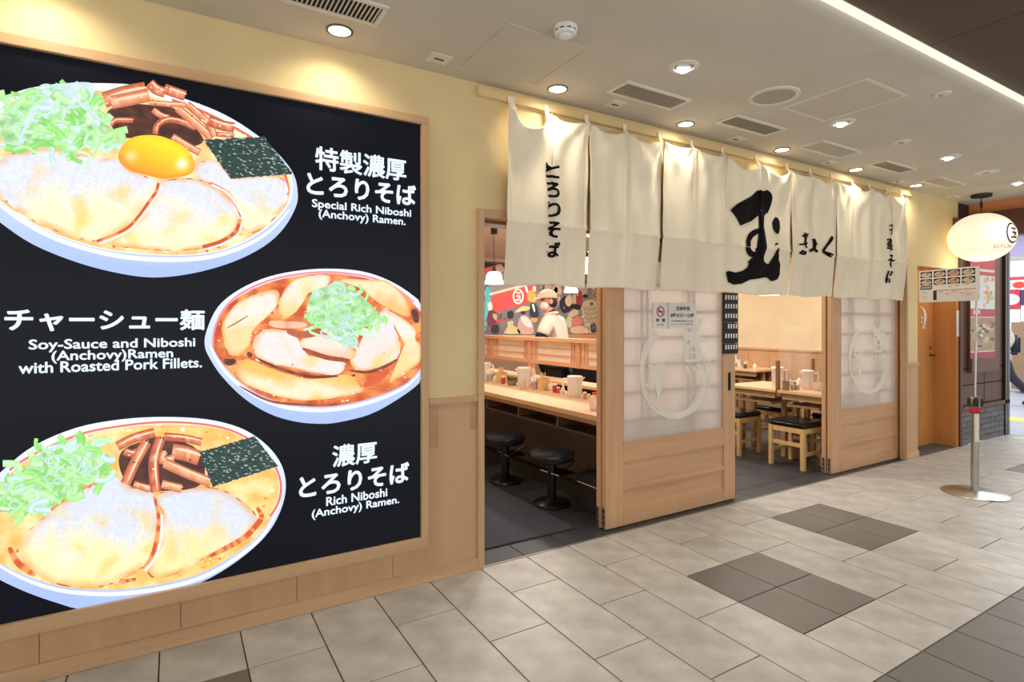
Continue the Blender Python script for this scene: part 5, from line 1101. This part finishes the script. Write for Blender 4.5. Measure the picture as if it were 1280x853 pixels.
bag = tag(MB().box(wx+.14, wx+.25, wy_-.25, wy_-.02, .84, 1.16).build('shoulder_bag', M('bag_black', (28, 30, 36), .6), None, bevel=.04, seg=3, smooth=True), 'dark shoulder bag carried by the walker in the hall', 'bag')

# =================================================================== LANTERN, MENU STAND, NEIGHBOUR POSTER, HALL
LX, LY, LZ, LR, LH = 7.22, -.275, 2.255, .285, .25
lt = thing('paper_lantern', 'large oval cream paper lantern with ringed character hanging in corridor', 'lantern', (LX, LY, 0))
paper_l = M('lantern_paper', (250, 240, 214), .8, var=.02)
pb = paper_l.node_tree.nodes['Principled BSDF']; pb.inputs['Emission Color'].default_value = (*lin((255, 244, 218)), 1); pb.inputs['Emission Strength'].default_value = .55
mb = MB(); prof = []; nr = 56
for i in range(nr+1):
    t = -.965+1.93*i/nr; rr = math.sqrt(1-t*t)**.97; prof.append((LR*rr*(1-.004*(i % 4 == 0)), LZ+LH*t))
mb.lathe(prof, 48).build('shade', paper_l, lt, smooth='all')
MB().lathe([(LR*.32, LZ+LH*.955), (LR*.32, LZ+LH*.985), (.02, LZ+LH*.985)], 28).build('top_ring', M('lantern_ring', (60, 50, 42), .5), lt, smooth=True)
MB().tube([(0, 0, LZ+LH*.98), (0, 0, HC)], .005, 8).build('cord', dark, lt); MB().lathe([(.012, 0), (.014, .03), (.008, .07)], 12, (0, 0, LZ+LH+.06)).build('hook', dark, lt, smooth=True)
MB().lathe([(.085, HC-.028), (.09, HC-.02), (.09, HC)], 28).build('ceiling_plate', dark, lt, smooth=True)
lnk = M('lantern_ink', (44, 36, 52), .8); lr = M('lantern_faint_ink', (196, 180, 158), .8)
VA = math.atan2(-CAM_D-LY, 0-LX)                              # direction of the corridor side the print faces
def on_lantern(u, v, az):                                      # u, v in metres around the print centre
    z = .01+v; t = max(-.96, min(.96, z/LH)); r = LR*math.sqrt(1-t*t)**.97+.003; a_ = az+u/LR; return (r*math.cos(a_), r*math.sin(a_), LZ+z)
AZ = VA+math.radians(62)
mb = MB(); n_ = 48; vs = []
for k in range(n_):
    a_ = 2*PI*k/n_
    for rr in (.102, .087): vs.append(on_lantern(rr*math.cos(a_), rr*1.02*math.sin(a_), AZ))
mb.add(vs, [(2*k, 2*k+1, (2*k+3) % (2*n_), (2*k+2) % (2*n_)) for k in range(n_)]); mb.build('emblem_ring', lnk, lt)
def lant_text(body, u0, u1, v0, v1, az, m_, off=.02):
    t2 = text_fit(body, u0, u1, v0, v1, lambda x, y: (x, y, 0), off); t2.v = [on_lantern(x, y, az) for x, y, _ in t2.v]; t2.build('lettering', m_, lt)
lant_text('玉', -.046, .046, -.053, .053, AZ, lnk, .03); lant_text('GYOKU', -.14, .14, -.150, -.115, AZ-.2, lr, 0)
lamp('POINT', 'lantern_light', (LX, LY, LZ-LH-.06), 5, (1, .88, .66), shadow_soft_size=.15)

# ---- stanchion with menu board
PX, PY = 5.50, -.83
st = thing('sign_stand', 'steel post stand with round base, belt head and menu board arm', 'stand', (PX, PY, 0))
MB().lathe([(.218, 0), (.221, .004), (.212, .010), (.05, .024), (.042, .026)], 48).build('base', steel, st, smooth=True)
MB().lathe([(.027, .02), (.027, .655)], 28).build('post', steel, st, smooth=True)
box('white_label', M('label_white', (230, 230, 224), .6), st, -.0275, .0, -.0275, -.010, .42, .64)
MB().lathe([(.037, .645), (.041, .655), (.041, .69), (.037, .695)], 28).build('red_band', M('red_band', (176, 36, 58), .45), st, smooth=True)
MB().lathe([(.038, .690), (.038, .765), (.032, .775)], 28).build('belt_head', M('belt_head_steel', (120, 112, 100), .3, metal=.9), st, smooth=True)
for a_ in range(4): 
    o = box('belt_slot', dark, st, .024, .050, -.016, .016, .70, .765, .004); o.rotation_euler = (0, 0, a_*PI/2+.5)
MB().tube([(0, 0, .76), (.006, -.006, 1.4), (.010, -.012, 1.76), (.012, .0, 1.80), (.03, .05, 1.815), (.125, .43, 1.80)], .0075, 10).build('arm', steel, st, smooth=True)
MB().tube([(.008, .0, 1.77), (.122, .43, 1.765)], .005, 8).build('arm_bar', steel, st, smooth=True)
MB().box(-.014, .02, -.016, .014, 1.22, 1.30).build('clamp', M('clamp_clear', (214, 210, 204), .3), st, bevel=.006)
A0 = Vector((5.495, -.862)); A1 = Vector((5.625, -.385)); dv_ = (A1-A0); bl = dv_.length
mbd = thing('menu_board', 'white menu board with eight ramen pictures hanging on the post stand', 'sign', (A0.x, A0.y, 1.545), math.atan2(dv_.y, dv_.x))
# local x runs from the post to the far end, local +y faces the camera side
box('board', M('board_white', (236, 230, 218), .5, var=.01), mbd, 0, bl, -.004, .004, 0, .275, .002)
FY = .0048
def brect(name, mat, u0, u1, v0, v1, L=0., par=None):       # u from the far (left in view) end
    x1, x0 = bl*(1-u0), bl*(1-u1); return MB().box(x0, x1, .003, FY+L, .275*v0, .275*v1).build(name, mat, par or mbd)
navy = M('photo_navy', (30, 28, 44), .5); soups = [M('photo_soup_%d' % k, c, .5, var=.2, scale=80) for k, c in enumerate(((226, 190, 150), (222, 186, 140), (206, 146, 112), (214, 170, 130)))]; bowlw = M('photo_bowl', (232, 222, 210), .5)
for r in range(2):
    for c_ in range(4):
        u0 = .03+c_*.235; v0 = .77-r*.235
        ph = brect('dish_picture', navy, u0, u0+.205, v0, v0+.19)
        xc = bl*(1-u0-.1025); zc = .275*(v0+.085); n_ = 22
        for rx, rz_, L, m_ in ((.045, .021, .0006, bowlw), (.040, .0165, .0012, soups[(r*4+c_*3) % 4])):
            MB().add([(xc+rx*math.cos(2*PI*k/n_), FY+L, zc+rz_*math.sin(2*PI*k/n_)) for k in range(n_)], [tuple(range(n_))]).build('dish', m_, ph)
        MB().add([(xc-.004, FY+.0018, zc+.004), (xc-.026, FY+.0018, zc+.004), (xc-.022, FY+.0018, zc+.016), (xc-.006, FY+.0018, zc+.016)], [(0, 1, 2, 3)]).build('topping', M('topping_brown', (110, 70, 52), .6), ph)
brect('title_strip', navy, .03, .235, .40, .51); brect('caption_block', M('caption_dark', (50, 48, 46), .6), .255, .315, .06, .36)
for k in range(3): brect('red_rule', M('board_red', (196, 80, 88), .6), .325+k*.215, .325+k*.215+.195, .345, .365)
for k in range(3): brect('cell_line', M('board_grey', (206, 200, 192), .6), .325, .955, .085+k*.08, .091+k*.08)
for u, v in ((.07, .30), (.07, .15), (.36, .30), (.46, .22), (.58, .30), (.70, .24), (.80, .20), (.50, .45), (.62, .47), (.78, .49)): brect('text_line', M('board_text', (120, 114, 110), .6), u, u+.07, v, v+.014, .0004)
mb = MB(); 
for k in range(5): mb.box(bl*(1-.05-k*.036)-.011, bl*(1-.05-k*.036), FY, FY+.0004, .275*.43, .275*.48)
mb.build('title_marks', M('title_white', (236, 232, 226), .6), mbd)
for u in (.12, .88): MB().tube([(bl*(1-u), 0, .272), (bl*(1-u), 0, .30)], .003, 6).build('hanger', steel, mbd)
# ---- small upright plate on the niche edge
tag(box('upright_plate', M('plate_white', (228, 226, 222), .5), None, *sorted((W(1195.2, 400)[0], W(1198.4, 400)[0])), -.006, .0005, W(1197, 421)[1], W(1197, 388.5)[1], .001), 'narrow upright white plate on the door recess edge', 'sign')

# ---- neighbouring shop's poster case
pt = thing('poster_case', 'lit poster case with food poster on dark wood wall', 'poster', (0, 0, 0))
(x0, _), (x1, _) = W(1210.5, 400), W(1245, 400); z0, z1 = .80, 2.30
box('case', wood('case_brown', (112, 76, 60), 'z'), pt, x0, x1, -.035, .002, z0, z1, .003)
pp = PRINT('poster_print', .55, .5, 20, .1); YP = -.0355
pput = lambda x, y, L: (lambda w: (w[0], YP-.0006-L*.0004, min(z1-.02, w[1])))(W(x, y, YP)); pc = Pic(pput)
mb = MB(); pc.poly(mb, [(1213, 448), (1243.5, 443), (1243.5, 300), (1213, 300)], 0, (238, 232, 230)); PO = mb.build('poster_sheet', pp, pt)
def pband(n_, ya, yb, c, xa=1213, xb=1243.5, L=1):
    mb = MB(); f = lambda x, y: y-(y-403)*(x-1213)*.0016; pc.poly(mb, [(xa, f(xa, yb)), (xb, f(xb, yb)), (xb, f(xb, ya)), (xa, f(xa, ya))], L, c); return mb.build(n_, pp, PO)
pband('red_heading', 322, 335, (226, 70, 72)); pband('red_heading', 338, 343, (214, 66, 70)); pband('red_title', 386, 396, (196, 54, 62)); pband('red_foot', 441, 449, (168, 40, 52))
pband('photo', 397, 440, (176, 146, 110)); mb = MB(); rnd = random.Random(5)
for k in range(40):
    x, y = rnd.uniform(1215, 1242), rnd.uniform(399, 436); pc.blob(mb, [(x+rnd.uniform(1, 4)*math.cos(t), y+rnd.uniform(1, 3)*math.sin(t)) for t in [i*PI/3 for i in range(6)]], 2+k*.05, rnd.choice([(226, 206, 170), (206, 178, 140), (96, 70, 56), (60, 48, 44), (236, 226, 206), (150, 150, 96), (196, 120, 84)]), 2, 2)
mb.build('food_photo', pp, PO)
mb = MB()
for k in range(22):
    x, y = rnd.uniform(1230, 1241), rnd.uniform(348, 384); pc.blob(mb, [(x+rnd.uniform(1, 3.5)*math.cos(t), y+rnd.uniform(1, 4)*math.sin(t)) for t in [i*PI/3 for i in range(6)]], 2+k*.05, rnd.choice([(246, 196, 120), (240, 170, 110), (150, 200, 110), (250, 226, 190), (236, 140, 110), (206, 206, 210)]), 2, 2)
mb.build('food_photo', pp, PO)
xa, zb_ = W(1215, 395, YP); xb, zt_ = W(1241, 388, YP)
text_fit('東京', xa+.02, xa+.22, W(1228, 393.6, YP)[1], W(1228, 387.6, YP)[1], lambda x, z: (x, YP-.0016, z), .02).build('lettering', M('poster_white', (244, 238, 236), .6), PO)

# ---- hall beyond: far wall and signs
XH = 14.5
hw2 = struct(box('wall_hall', M('hall_wall', (226, 228, 226), .6, var=.02), None, XH, XH+.2, -6, 7, 0, 4.0))
struct(box('ceiling_hall', M('hall_ceiling', (226, 224, 220), .9), None, 9.0, 18, -6, 7, 3.6, 3.7))
def hall(name, lab, cat, c, pa, pb, th=.04, L=0., ext=.0):
    (ya, za), (yb, zb2) = S(*pa, XH), S(*pb, XH); y0, y1 = sorted((ya, yb)); return tag(box(name, M('hall_%d_%d_%d' % c, c, .5, var=.03), None, XH-th-L, XH+.001, y0-ext, y1, min(za, zb2), max(za, zb2)), lab, cat)
hall('flower_picture', 'purple flowered picture high on the far hall wall', 'picture', (170, 160, 206), (1258, 296), (1290, 318), ext=.3)
hall('grey_trim', 'thin grey strip along the far hall wall', 'trim', (170, 176, 176), (1250, 321), (1300, 323))
hall('red_rule_strip', 'thin red strip above the white shop sign', 'trim', (190, 60, 80), (1250, 347.5), (1300, 349), .06)
sg = hall('shop_sign', 'white hall shop sign with dark letters and red fruit mark', 'sign', (240, 238, 236), (1250, 351.5), (1300, 361.5), .05)
(ya, za), (yb, zb2) = S(1262, 353.5, XH-.052), S(1270.5, 359.5, XH-.052)
text_fit('ORK', 0, 1, zb2, za, lambda x, z: (XH-.0515, ya+(yb-ya)*x, z), .01).build('lettering', M('sign_grey', (90, 84, 88), .6), sg)
yc, zc = S(1274, 356.5, XH-.052); MB().add([(XH-.0525, yc+.10*math.cos(2*PI*k/16), zc+.07*math.sin(2*PI*k/16)) for k in range(16)], [tuple(range(16))]).build('fruit_mark', M('sign_red', (196, 60, 50), .6), sg)
rp_ = hall('red_sign', 'red sign panel with white mark on the far hall wall', 'sign', (186, 44, 66), (1248, 363), (1276, 386), .05)
yc, zc = S(1263.5, 374.5, XH-.052); MB().add([(XH-.0525, yc+.14*math.cos(2*PI*k/16), zc+.11*math.sin(2*PI*k/16)) for k in range(16)], [tuple(range(16))]).build('white_mark', M('sign_white', (238, 236, 236), .6), rp_)
hall('navy_panel', 'small navy panel beside the red sign', 'sign', (46, 50, 92), (1277, 363.5), (1284, 381), .045)
hall('blue_panel', 'pale blue panel below the red sign', 'panel', (206, 222, 240), (1246, 387), (1276, 452), .03); hall('pale_panel', 'white panel below the navy sign', 'panel', (236, 238, 240), (1277, 383), (1300, 402), .03)
hall('brown_locker', 'brown locker standing against the far hall wall', 'locker', (132, 106, 84), (1276.5, 403), (1296, 486), .5)
